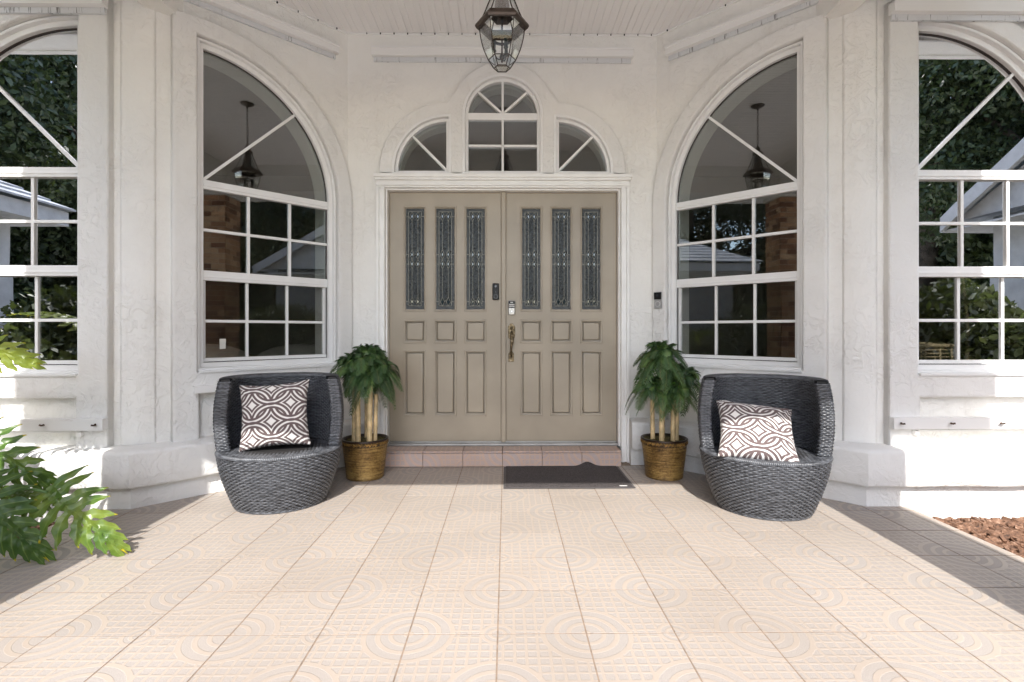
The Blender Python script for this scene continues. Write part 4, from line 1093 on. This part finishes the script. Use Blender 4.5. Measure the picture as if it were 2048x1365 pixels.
palm((1.125, 3.755, 0), 'small bamboo-stemmed palm in a dark woven gold pot right of the door',
     [(-.035, -.06, .60, .0185, .002), (-.075, .02, .38, .0165, -.006), (.045, -.055, .36, .0170, .006), (.078, -.03, .40, .0175, .004), (.0, .03, .34, .0150, 0)],
     [(-.030, -.05, .87, 18, 1.05, 1.2), (-.035, .02, .83, 12, 1.0, .8), (-.11, -.02, .65, 13, .92, .75), (.125, -.03, .70, 15, 1.0, .85), (.065, -.09, .62, 10, .85, .7), (.09, .05, .72, 9, .95, .9), (-.06, -.09, .62, 8, .8, .7)], 23, rz=0)

# ---- doormat
mt = empty('doormat', (0.415, 3.745, 0.0)); tag(mt, 'charcoal doormat on the tiles below the step, back edge rucked up', 'doormat')
def matz(x, y):
    g_ = math.exp(-((x - 0.20) / 0.055) ** 2) * max(0, (y - 0.17) / 0.11) ** 1.5
    return 0.004 + 0.040 * min(1.2, g_) + 0.0015 * noise.noise(Vector((x * 6, y * 6, 2)))
def matsheet(x0, x1, y0, y1, th, nx=64, ny=36):
    vs = []; 
    for k in (0, 1):
        for i in range(nx + 1):
            for j in range(ny + 1):
                x = x0 + (x1 - x0) * i / nx; y = y0 + (y1 - y0) * j / ny; vs.append((x, y, matz(x, y) + k * th))
    m_ = (nx + 1) * (ny + 1); q = lambda i, j, k: k * m_ + i * (ny + 1) + j; fs = []
    for i in range(nx):
        for j in range(ny): fs += [(q(i, j, 1), q(i + 1, j, 1), q(i + 1, j + 1, 1), q(i, j + 1, 1)), (q(i, j, 0), q(i, j + 1, 0), q(i + 1, j + 1, 0), q(i + 1, j, 0))]
    for i in range(nx): fs += [(q(i, 0, 0), q(i + 1, 0, 0), q(i + 1, 0, 1), q(i, 0, 1)), (q(i, ny, 0), q(i, ny, 1), q(i + 1, ny, 1), q(i + 1, ny, 0))]
    for j in range(ny): fs += [(q(0, j, 0), q(0, j, 1), q(0, j + 1, 1), q(0, j + 1, 0)), (q(nx, j, 0), q(nx, j + 1, 0), q(nx, j + 1, 1), q(nx, j, 1))]
    b = MB(); b.add(vs, fs, True); return b
o = matsheet(-.435, .435, -.282, .268, .003); shade(o.obj('border', 'mat_border', mt))
o = matsheet(-.418, .418, -.264, .266, .0075); shade(o.obj('pile', 'mat_pile', mt))
b = MB(); b.box(.335, .385, -.262, -.250, 0.0125, 0.0135); b.obj('label_tab', 'key_white', mt)

# ---- doorbell on the right surround
db = empty('video_doorbell', FR(0.045, 1.214, 0.0525), math.radians(-45)); tag(db, 'small black and silver video doorbell on the wall right of the door', 'doorbell')
L_ = lambda u, z, d: (u, -d, z)
b = MB(); plate(b, L_, [(-.031, 0), (.031, 0), (.031, .128), (-.031, .128)], [], 0, 0.014, .003); b.obj('housing', 'silver', db)
b = MB(); plate(b, L_, [(-.0305, .072), (.0305, .072), (.0305, .1275), (-.0305, .1275)], [], 0.0142, 0.021, .003); b.obj('camera_face', 'black_plastic', db)
def dsc(cu, cz, r, d0, d1, nm, mat, w=None):
    b = MB(); plate(b, L_, arc(cu, cz, r, 0, 2 * PI, 24)[:-1], [arc(cu, cz, r - w, 0, 2 * PI, 24)[:-1]] if w else [], d0, d1, 0 if w else .001); b.obj(nm, mat, db)
dsc(0, .101, .010, .0212, .023, 'lens', 'lens_glass'); dsc(0, .036, .018, .0142, .0165, 'button', 'silver'); dsc(0, .036, .021, .0142, .0155, 'button_ring', 'window_frame', .003)

# ---- hanging lantern
ln = empty('hanging_lantern', (XC + 0.006, 2.84, 2.452)); tag(ln, 'dark bronze glass lantern hanging on a chain from the porch ceiling', 'lantern')
LP = PI / 3
def hexr(r, z, k): a_ = -PI / 2 - PI / 6 + k * LP; return Vector((r * math.cos(a_), r * math.sin(a_), z))
RIM_Z = 0.235
prof_b = [(0.044, 0.0), (0.074, 0.045), (0.098, 0.100), (0.113, 0.155), (0.121, 0.205), (0.122, RIM_Z - .012)]
prof_t = [(0.115, RIM_Z + .022), (0.094, RIM_Z + .065), (0.080, RIM_Z + .10), (0.052, RIM_Z + .17), (0.046, RIM_Z + .20)]
def catm(pr, n=4):
    out = []
    for i in range(len(pr) - 1):
        p0, p1, p2, p3 = pr[max(0, i - 1)], pr[i], pr[i + 1], pr[min(len(pr) - 1, i + 2)]
        for k in range(n):
            t = k / n; out.append(tuple(0.5 * (2 * p1[j] + (p2[j] - p0[j]) * t + (2 * p0[j] - 5 * p1[j] + 4 * p2[j] - p3[j]) * t * t + (3 * p1[j] - p0[j] - 3 * p2[j] + p3[j]) * t ** 3) for j in (0, 1)))
    return out + [pr[-1]]
sb = [prof_b[0], prof_b[1]] + catm(prof_b[1:])[1:]; stp = catm(prof_t)
for k in range(6):
    for nm, pr, r_ in (('rib', sb, .0028), ('roof_rib', stp, .0032)):
        b = MB(); b.tube([hexr(r, z, k) for r, z in pr], r_, 6); b.obj(nm, 'dark_bronze', ln)
    for nm, pr, mt_ in (('glass_pane', sb, 'lantern_glass'), ('roof_pane', stp, 'lantern_glass')):
        for seg in ((pr[:2], pr[1:]) if nm == 'glass_pane' else (pr,)):
            b = MB(); n = len(seg); vs = []
            for dd in (0, .002):
                for r, z in seg: vs += [hexr(r - dd, z, k).lerp(hexr(r - dd, z, k + 1), .02), hexr(r - dd, z, k).lerp(hexr(r - dd, z, k + 1), .98)]
            fs = [(i * 2, i * 2 + 1, i * 2 + 3, i * 2 + 2) for i in range(n - 1)] + [(2 * n + i * 2, 2 * n + i * 2 + 2, 2 * n + i * 2 + 3, 2 * n + i * 2 + 1) for i in range(n - 1)]
            b.add(vs, fs); b.obj(nm, mt_, ln, fix=False)
for nm, r, z, rr in (('bottom_ring', 0.044, 0.0, .0028), ('lower_ring', 0.074, 0.045, .0026)):
    b = MB(); b.tube([hexr(r, z, k) for k in range(7)], rr, 6); b.obj(nm, 'dark_bronze', ln)
b = MB(); P_ = [(0.119, RIM_Z - .016), (0.140, RIM_Z - .018), (0.146, RIM_Z - .006), (0.143, RIM_Z + .004), (0.128, RIM_Z + .012), (0.124, RIM_Z + .026), (0.112, RIM_Z + .028), (0.112, RIM_Z - .010)]
b.lathe([P_[i] for i in range(8)] + [P_[0]], 6, smooth=False, phase=-PI / 2 - PI / 6); b.obj('rim', 'hood_bronze', ln)
b = MB(); b.lathe([(0.0001, 0), (0.043, 0), (0.043, .0015), (0.0001, .0015)], 6, c=(0, 0, -.001), smooth=False, phase=-PI / 2 - PI / 6); b.obj('bottom_pane', 'lantern_glass', ln)
zt = RIM_Z + .20
b = MB(); b.lathe([(0.050, zt), (0.056, zt + .006), (0.050, zt + .016), (0.030, zt + .030), (0.022, zt + .052), (0.028, zt + .060), (0.012, zt + .074), (0.006, zt + .09), (0.0001, zt + .092)], 18)
b.lathe([(0.060, RIM_Z + .03), (0.040, RIM_Z + .09), (0.030, zt)], 6, smooth=False); b.obj('finial', 'hood_bronze', ln)
# candle cluster
b = MB(); b.tube([(0, 0, .055), (0, 0, RIM_Z + .05)], .0045, 8); b.ell((0, 0, .060), (.014, .014, .018)); b.ell((0, 0, .038), (.006, .006, .008))
b.lathe([(.040, .150), (.052, .150), (.052, .160), (.040, .160), (.040, .150)], 24); b.obj('centre_rod', 'dark_bronze', ln)
for k in range(3):
    a_ = -PI / 2 + 2 * PI * k / 3 + .5; cx, cy = .043 * math.cos(a_), .043 * math.sin(a_)
    b = MB(); b.tube([(cx * t, cy * t, .058 - .012 * math.sin(PI * t) + .030 * t ** 3) for t in [i / 8 for i in range(9)]], .0035, 6); b.lathe([(0.0001, .085), (.011, .088), (.013, .094), (.009, .104), (.009, .150), (0.0001, .150)], 14, c=(cx, cy, 0)); b.obj('candle_arm', 'candle_sleeve', ln)
# chain + canopy
top_z = HC - 2.452
z = zt + .094; k = 0
while z < top_z - .045:
    b = MB(); pts = [(0.0095 * math.cos(t), 0, .018 * math.sin(t)) for t in [2 * PI * i / 14 for i in range(15)]]
    if k % 2: pts = [(0, x, q) for x, _, q in pts]
    b.tube([(x, y, q + z + .010) for x, y, q in pts], .0022, 5, cap=False); b.obj('chain_link', 'dark_bronze', ln); z += .0285; k += 1
b = MB(); b.lathe([(0.008, top_z - .05), (0.010, top_z - .03), (0.045, top_z - .022), (0.065, top_z - .008), (0.065, top_z - .001), (0.0001, top_z - .001)], 28); b.obj('canopy', 'dark_bronze', ln)

# ---- split-leaf philodendron at the left
def phil_leaf(name, L, seed, mat, nl=8):
    rnd = random.Random(seed); vs = []; uv = []; fs = []
    def droop(x, y):
        r = math.hypot(x, y); return -0.55 * r * r / L + 0.010 * noise.noise(Vector((x * 14, y * 14, seed)))
    def put(x, y, u_, v_, z=0): vs.append((x, y, droop(x, y) + z)); uv.append((u_, v_)); return len(vs) - 1
    def strip(c0, w_fn, n, lo=0.0):
        """c0(t)-> (x,y) centre line; w_fn(t) half width"""
        prev = None
        for i in range(n + 1):
            t = i / n; x, y = c0(t); x2, y2 = c0(min(1, t + .02)); x1, y1 = c0(max(0, t - .02)); dx, dy = x2 - x1, y2 - y1; q = math.hypot(dx, dy) or 1; nx_, ny_ = -dy / q, dx / q
            w = w_fn(t); wl = w * (1 + .22 * math.sin(t * 17 + seed)); wr = w * (1 + .22 * math.sin(t * 19 + 2 + seed))
            a_ = put(x + nx_ * wl, y + ny_ * wl, t, 1, 0.006 * math.sin(t * 14)); c_ = put(x, y, t, .5, -.003); d_ = put(x - nx_ * wr, y - ny_ * wr, t, 0, 0.006 * math.sin(t * 12 + 2))
            if prev: fs.append((prev[0], prev[1], c_, a_)); fs.append((prev[1], prev[2], d_, c_))
            prev = (a_, c_, d_)
    strip(lambda t: (L * t, L * .02 * math.sin(3 * t)), lambda t: L * (0.060 * (1 - t) ** .7 + .004), 16)
    for s in (-1, 1):
        for k in range(nl):
            f = k / (nl - 1); x0 = L * (0.02 + .80 * f); ang = math.radians(112 - 82 * f + rnd.uniform(-6, 6)) * s; ll = L * (0.50 - .30 * f) * rnd.uniform(.9, 1.1) * (.8 if k == 0 else 1)
            bend = .5 * s * -1
            def c0(t, x0=x0, ang=ang, ll=ll, bend=bend): a2 = ang + bend * t * .5; return (x0 + ll * t * math.cos(a2), ll * t * math.sin(a2))
            wb = L * .047 * (1 - .30 * f)
            strip(c0, lambda t, wb=wb: wb * (0.55 + .75 * math.sin(PI * min(1, t * .9 + .1)) ** 1.0) * (1 - t ** 5) + .002, 12)
    b = MB(); b.add(vs, fs, True); me = b.mesh(name, mat); ul = me.uv_layers.new(name='UVMap')
    for lp in me.loops: ul.data[lp.index].uv = uv[lp.vertex_index]
    return me
ph = empty('philodendron', (-2.80, 2.55, -0.11)); tag(ph, 'split-leaf philodendron leaning over the tiles at the left edge', 'plant')
PL = [phil_leaf('leaf', .50, 1, 'philodendron_leaf'), phil_leaf('leaf', .44, 6, 'philodendron_leaf', 7), phil_leaf('leaf', .50, 9, 'philodendron_leaf', 9), phil_leaf('leaf', .46, 12, 'philodendron_painted_sun', 8)]
def pleaf(base, tip, mi, roll, scale=1.0):
    """leaf from base towards tip (world), stalk from the plant foot"""
    B = Vector(base); Tp = Vector(tip); d = (Tp - B).normalized(); side = Vector((0, 0, 1)).cross(d).normalized(); up = d.cross(side)
    side2 = side * math.cos(roll) + up * math.sin(roll); up2 = d.cross(side2)
    Mx = Matrix((d, side2, up2)).transposed().to_4x4(); Mx.translation = B - Vector((-2.80, 2.55, -0.11))
    o = link('leaf', PL[mi], ph); o.matrix_local = Mx @ Matrix.Scale(scale, 4)
    b = MB(); s0 = Vector((0, 0, .1)); e0 = B - Vector((-2.80, 2.55, -0.11)); mid = s0.lerp(e0, .5) + Vector((0, 0, .22))
    pts = [s0 * (1 - t) ** 2 + mid * 2 * t * (1 - t) + e0 * t * t for t in [i / 10 for i in range(11)]]
    b.tube(pts, [.010 - .004 * i / 10 for i in range(11)], 7); b.obj('stalk', 'leaf_stalk', ph)
def W_(px, py, Y): 
    c_, s_ = math.cos(math.radians(.6)), math.sin(math.radians(.6)); xc = (px - 1024) / 1055 * Y; return Vector((xc * c_ + Y * s_, Y * c_ - xc * s_, 1.04 - (py - 662) * Y / 1055))
pleaf(W_(95, 985, 2.42), W_(200, 1080, 2.27), 0, .80, .80)
pleaf(W_(20, 990, 2.50), W_(120, 975, 2.46), 1, .55, .62)
pleaf(W_(-55, 885, 2.45), W_(25, 935, 2.40), 1, 1.0, .80)
pleaf(W_(-60, 985, 2.32), W_(30, 1075, 2.2), 2, .7, .80)
pleaf(W_(-85, 690, 2.55), W_(0, 700, 2.50), 3, 1.1, .70)
pleaf(W_(-85, 960, 2.5), W_(10, 1000, 2.5), 0, 1.05, .66)
pleaf(W_(-150, 780, 2.6), W_(-90, 820, 2.6), 1, .9, .75)
pleaf(W_(-190, 1000, 2.2), W_(-130, 1100, 2.0), 0, .5, .9)
pleaf(W_(-260, 700, 2.5), W_(-360, 650, 2.3), 2, .4, .9)
pleaf(W_(-220, 780, 2.3), W_(-260, 900, 2.0), 1, .3, .9)
pleaf(W_(-190, 640, 2.7), W_(-250, 560, 2.8), 3, .2, .8)
b = MB(); b.tube([(0, 0, -.02), (.02, 0, .12), (.0, .02, .26)], [.05, .045, .03], 10); b.obj('stem', 'trunk_bark', ph)
# ================================================================== BEHIND THE CAMERA AND BEHIND THE GLASS
# brick columns carrying the porch roof
def brick_column(x, y, label):
    root = empty('brick_column', (x, y, 0)); tag(root, label, 'column', 'brick columns carrying the porch roof')
    hw = 0.205
    b = MB(); b.box(-hw + .006, hw - .006, -hw + .006, hw - .006, -0.1, 3.019); b.obj('core', 'mortar', root)
    b = MB(); rnd = random.Random(2); z = 0.0; r = 0
    while z < 2.92:
        offx = (r % 2) * 0.105
        for side in range(4):
            R_ = Matrix.Rotation(side * PI / 2, 3, 'Z'); x0 = -hw + 0.0
            cuts = [-hw, -hw + .10, hw - .105, hw] if r % 2 else [-hw, 0.0, hw]
            for a_, c_ in zip(cuts[:-1], cuts[1:]):
                j = rnd.uniform(-.0015, .0015)
                b.box(a_ + .006, c_ - .006, -hw - .004 + j, -hw + .02, z + .006, z + .067, lambda p, R_=R_: tuple(R_ @ Vector(p)))
        z += .0733; r += 1
    o = tag(b.obj('bricks', 'brick', root, fix=False), kind='stuff'); ca = o.data.attributes.new('tone', 'FLOAT', 'FACE'); tv = [rnd.random() for _ in range(len(o.data.polygons) // 6 + 1)]
    for i_ in range(len(o.data.polygons)): ca.data[i_].value = tv[i_ // 6]
    b = MB(); b.box(-hw - .03, hw + .03, -hw - .03, hw + .03, 2.94, 3.018, ch=.006); b.obj('cap', 'stucco_trim', root)
brick_column(XC - 2.12, 1.40, 'brick porch column mirrored in the right angled window'); brick_column(XC + 2.12, 1.40, 'brick porch column mirrored in the left angled window')

# projecting wings of the house either side, out of frame, seen only as reflections
def side_wing(s, gable, label):
    root = empty('side_wing', (s * 5.2, 1.8, -.16)); tag(root, label, 'building', 'projecting side wings mirrored in the windows'); ox, oy, oz = s * 5.2, 1.8, -.16
    def P(x, y, z): return (s * x - ox, y - oy, z - oz)
    def prism(poly, x0, x1, nm, mat):     # poly in (y,z)
        b = MB(); n = len(poly); b.add([P(x, y, z) for x in (x0, x1) for y, z in poly], [tuple(range(n)), tuple(reversed(range(n, 2 * n)))] + [(i, (i + 1) % n, n + (i + 1) % n, n + i) for i in range(n)]); return b.obj(nm, mat, root)
    prism([(0.85, -.16), (3.1, -.16), (3.1, 2.28), (0.85, 2.28)], 5.30, 9.5, 'wall', 'side_wing_paint')
    if gable:
        prism([(0.62, 2.285), (3.15, 2.285), (3.15, 3.60), (0.62, 2.30)], 5.12, 5.2, 'gable', 'side_wing_paint')
        prism([(0.50, 2.18), (0.50, 2.34), (3.18, 3.88), (3.18, 3.70)], 5.0, 5.05, 'barge_board', 'side_wing_paint')
        prism([(0.45, 2.285), (0.45, 2.33), (3.2, 3.91), (3.2, 3.86)], 5.055, 9.9, 'roof', 'shingle')
        prism([(0.44, 2.18), (3.1, 2.18), (3.1, 2.2), (0.44, 2.2)], 5.055, 9.9, 'soffit', 'side_wing_paint')
    else:
        prism([(0.40, 2.24), (3.1, 2.24), (3.1, 2.40), (0.40, 2.40)], 5.05, 9.9, 'fascia', 'side_wing_paint')
        b = MB(); K = 10
        for k in range(K):
            t0, t1 = k / K, (k + 1) / K
            A_ = [P(5.0 + 1.6 * t0, 0.35 + 1.6 * t0, 2.42 + .85 * t0 + .022), P(5.0 + 1.6 * t0, 3.2, 2.42 + .85 * t0 + .022), P(5.0 + 1.6 * t1, 3.2, 2.42 + .85 * t1), P(5.0 + 1.6 * t1, .35 + 1.6 * t1, 2.42 + .85 * t1)]
            D_ = [P(5.0 + 1.6 * t0, 0.35 + 1.6 * t0, 2.42 + .85 * t0), P(5.0 + 1.6 * t0, 3.2, 2.42 + .85 * t0)]
            b.add(A_ + D_, [(0, 1, 2, 3), (0, 4, 5, 1)])
            E_ = [P(5.0 + 1.6 * t0, 0.35 + 1.6 * t0, 2.42 + .85 * t0 + .022), P(9.9, .35 + 1.6 * t0, 2.42 + .85 * t0 + .022), P(9.9, .35 + 1.6 * t1, 2.42 + .85 * t1), P(5.0 + 1.6 * t1, .35 + 1.6 * t1, 2.42 + .85 * t1)]
            F_ = [P(5.0 + 1.6 * t0, 0.35 + 1.6 * t0, 2.42 + .85 * t0), P(9.9, .35 + 1.6 * t0, 2.42 + .85 * t0)]
            b.add(E_ + F_, [(0, 3, 2, 1), (0, 1, 5, 4)])
        b.add([P(6.6, 1.95, 3.27), P(9.9, 1.95, 3.27), P(9.9, 3.2, 3.27), P(6.6, 3.2, 3.27)], [(0, 1, 2, 3)])
        b.obj('roof', 'shingle', root)
side_wing(1, True, 'pale gabled wing right of the porch, mirrored in the glass')
side_wing(-1, False, 'pale wing with hipped shingle roof left of the porch, mirrored in the glass')

# trees
def crown_mesh(seed, R_, H_, n, lf):
    rnd = np.random.RandomState(seed); K = 26; cl = []
    for i in range(K):
        a_ = rnd.uniform(0, 6.28); r = math.sqrt(rnd.uniform(0, 1)) * R_ * .75; z = rnd.uniform(-.5, .5) * H_ * (1 - .3 * r / R_); cl.append((r * math.cos(a_), r * math.sin(a_), z, rnd.uniform(.22, .40) * R_))
    idx = rnd.randint(0, K, n); c_ = np.array(cl)[idx]; d = rnd.normal(size=(n, 3)); d /= np.linalg.norm(d, axis=1)[:, None]
    P = c_[:, :3] + d * (c_[:, 3] * rnd.uniform(.35, 1.0, n) ** .5)[:, None] * np.array([1, 1, .75])
    a_ = rnd.normal(size=(n, 3)); a_ /= np.linalg.norm(a_, axis=1)[:, None]; bb = np.cross(a_, rnd.normal(size=(n, 3))); bb /= np.linalg.norm(bb, axis=1)[:, None]
    s = (lf * rnd.uniform(.6, 1.4, n))[:, None]
    V = np.stack([P - a_ * s, P - bb * s * .5, P + a_ * s, P + bb * s * .5], 1).reshape(-1, 3); F_ = np.arange(n * 4).reshape(n, 4)
    me = npmesh('crown', [(V, F_)], 'tree_leaf'); me.polygons.foreach_set('use_smooth', np.zeros(n, dtype=bool)); return me
CRN = [crown_mesh(1, 3.4, 5.4, 60000, .05), crown_mesh(2, 3.8, 4.8, 60000, .05), crown_mesh(3, 3.0, 6.4, 56000, .05)]
def trunk_mesh(seed, H_):
    rnd = random.Random(seed); b = MB(); b.tube([(0, 0, -.3), (.05, 0, H_ * .3), (.15, .1, H_ * .6), (.1, .2, H_)], [.26, .2, .16, .06], 10)
    for i in range(6):
        a_ = rnd.uniform(0, 6.28); z = H_ * rnd.uniform(.4, .8); r = rnd.uniform(1.2, 2.2); b.tube([(.1, .1, z), (r * .5 * math.cos(a_), r * .5 * math.sin(a_), z + .7), (r * math.cos(a_), r * math.sin(a_), z + 1.6)], [.09, .06, .02], 6)
    return b.mesh('trunk', 'trunk_bark')
TRK = [trunk_mesh(1, 6.5), trunk_mesh(2, 6.0)]
rt = random.Random(31)
spots = []
for i in range(12): spots.append(((-1 if i < 6 else 1) * (12.0 + (i % 6 // 2) * 5.0 + rt.uniform(-.6, .6)), (-8.5, -14.5)[i % 2] + rt.uniform(-1, 1) - (i % 6 // 2) * 1.5))
for i in range(5): spots += [(-13.5 + rt.uniform(-1, 1), -5 + i * 4.0), (13.5 + rt.uniform(-1, 1), -5 + i * 4.0)]
words = ['broad leafy oak', 'tall dense evergreen', 'dark rounded tree']
for i, (x, y) in enumerate(spots):
    k = rt.randrange(3); root = empty('garden_tree', (x, y, -.16), rt.uniform(0, 6.28)); s = rt.uniform(1.3, 1.62); root.scale = (s, s, s)
    nth = ['first', 'second', 'third', 'fourth', 'fifth', 'sixth', 'seventh', 'eighth', 'ninth', 'tenth', 'eleventh', 'twelfth']
    place = f'{nth[i]} from the west across the garden' if i < 12 else f'{nth[(i - 12) // 2]} down the {"west" if (i % 2 == 0) else "east"} side'
    tag(root, f'{words[k]} {place}, mirrored in the glass', 'tree', 'trees facing the house, seen as reflections')
    link('trunk', TRK[i % 2], root); link('crown', CRN[k], root, (0, 0, 5.2 if k != 2 else 5.4))
# hedge line under the trees, low
def leafmass(name, x0, x1, y0, y1, z0, z1, n, lf, mat, seed, kind='stuff'):
    rnd = np.random.RandomState(seed); P = np.stack([rnd.uniform(x0, x1, n), rnd.uniform(y0, y1, n), z0 + (z1 - z0) * rnd.uniform(0, 1, n) ** .8], 1)
    P[:, 2] *= 0.75 + .3 * np.sin((P[:, 0] + P[:, 1]) * 1.7 + seed) * np.sin((P[:, 0] + P[:, 1]) * .63)
    a_ = rnd.normal(size=(n, 3)); a_ /= np.linalg.norm(a_, axis=1)[:, None]; bb = np.cross(a_, rnd.normal(size=(n, 3))); bb /= np.linalg.norm(bb, axis=1)[:, None]; s = (lf * rnd.uniform(.6, 1.4, n))[:, None]
    V = np.stack([P - a_ * s, P - bb * s * .5, P + a_ * s, P + bb * s * .5], 1).reshape(-1, 3)
    me = npmesh(name, [(V, np.arange(n * 4).reshape(n, 4))], mat); me.polygons.foreach_set('use_smooth', np.zeros(n, dtype=bool)); return tag(link(name, me), kind=kind)
leafmass('hedge', -26, 26, -20.0, -19.0, -.15, 3.2, 80000, .11, 'tree_leaf', 5)
for s_ in (-1, 1): leafmass('shrubbery', *sorted((s_ * 4.1, s_ * 4.95)), .3, 3.0, -.15, 1.75, 14000, .045, 'tree_leaf', 7 + s_)
for s_ in (-1, 1): leafmass('hedge', *sorted((s_ * 12.2, s_ * 13.0)), -18, 6, -.15, 4.8, 70000, .11, 'tree_leaf', 17 + s_)

# indoor things seen dimly through the glass
bk = empty('bookcase', (-4.55, 4.75, .10)); tag(bk, 'black metal bookcase behind the far left window', 'bookcase')
for x in (-.62, .57):
    for y in (-.16, .16):
        b = MB(); b.box(x - .02, x + .02, y - .02, y + .02, 0, 1.68); b.obj('post', 'black_metal', bk)
for z in (.62, 1.06, 1.64):
    b = MB(); b.box(-.68, .70, -.19, .19, z, z + .035); b.obj('shelf', 'black_metal', bk)
x = -.30
for w_, h_, bl in ((.12, .20, 'thick pale book, widest on the indoor shelf'), (.035, .19, 'pale book beside the thick one on the indoor shelf'), (.03, .17, 'thin pale book, third on the indoor shelf'), (.025, .15, 'shortest thin book at the right of the indoor shelf')):
    b = MB(); b.box(x, x + w_, -.12, .06, 0, h_); o = b.obj('book', 'books_pale'); o.location = (-4.55, 4.75, 1.196); tag(o, bl, 'book', 'books on the indoor shelf'); x += w_ + .004
sf = empty('sofa', (-2.35, 5.15, .10)); tag(sf, 'grey sofa back showing low behind the left angled window', 'sofa')
b = MB(); b.box(-.95, .95, -.42, -.18, .05, .66, ch=.08); b.obj('backrest', 'sofa_fabric', sf)
for s in (-1, 1):
    b = MB(); b.ell((s * .46, -.22, .66), (.45, .13, .16), 20, 12); b.obj('cushion', 'sofa_fabric', sf)
b = MB(); b.box(-.95, .95, -.18, .42, .05, .42, ch=.06); b.obj('seat', 'sofa_fabric', sf)
# basket chair and planter inside the far right window
bc = empty('basket_chair', (3.05, 3.98, .10)); tag(bc, 'open-weave cane chair behind the far right window', 'chair')
b = MB()
for i in range(26):
    z = .18 + i * .025; rr = .26 + .05 * math.sin(i / 26 * 2.4); b.tube([(rr * math.cos(t), rr * math.sin(t), z) for t in [PI * 2 * q / 40 for q in range(41)]], .0052, 5)
b.obj('weave', 'basket_cane', bc)['kind'] = 'stuff'
for q in range(20):
    t = 2 * PI * q / 20; b = MB(); b.tube([(.26 * math.cos(t), .26 * math.sin(t), .0), (.31 * math.cos(t), .31 * math.sin(t), .5), (.30 * math.cos(t), .30 * math.sin(t), .83)], .006, 5); b.obj('stake', 'basket_cane', bc)
b = MB(); b.tube([(.305 * math.cos(t), .305 * math.sin(t), .835) for t in [PI * 2 * q / 40 for q in range(41)]], .014, 7); b.obj('rim', 'basket_cane', bc)
b = MB(); b.lathe([(.0001, .16), (.25, .16), (.25, .18), (.0001, .18)], 24); b.obj('seat', 'basket_cane', bc)
def indoor_plant(x, y, hts, seed, label):
    rnd = random.Random(seed); root = empty('indoor_shrub', (x, y, .10)); tag(root, label, 'plant')
    b = MB(); b.lathe([(.0001, 0), (.14, 0), (.18, .34), (.16, .35), (.0001, .33)], 28); b.obj('planter', 'pot_rim', root)
    for h_, dx, dy in hts:
        b = MB(); pts = [(dx * t + .012 * math.sin(t * 9 + seed), dy * t, .3 + h_ * t) for t in [i / 12 for i in range(13)]]
        b.tube(pts, [.017 - .009 * i / 12 for i in range(13)], 7); b.obj('stem', 'basket_cane', root)
        b = MB()
        for i in range(70):
            t = rnd.choice((rnd.uniform(.15, .4), rnd.uniform(.85, 1.02), rnd.uniform(.5, 1))); c_ = Vector((dx * t, dy * t, .3 + h_ * t)); d = Vector((rnd.gauss(0, 1), rnd.gauss(0, 1), rnd.gauss(.3, .6))).normalized(); L_ = rnd.uniform(.03, .06); st = c_ + d * rnd.uniform(.01, .10); sd_ = d.cross(Vector((rnd.gauss(0, 1), rnd.gauss(0, 1), rnd.gauss(0, 1)))).normalized() * L_ * .22
            b.add([st, st + d * L_ * .5 + sd_, st + d * L_, st + d * L_ * .5 - sd_], [(0, 1, 2, 3)])
        b.obj('leaves', 'shrub_leaf', root, fix=False)['kind'] = 'stuff'
indoor_plant(3.30, 3.72, [(.95, .14, 0), (1.25, -.04, .02), (1.1, .07, .03), (.7, .20, -.02)], 3, 'leafy green shrub with pale bare stems behind the far right window')
indoor_plant(3.62, 3.70, [(.75, .20, 0), (1.2, .28, .02)], 8, 'slanting pale-stemmed shrub at the right edge behind the glass')
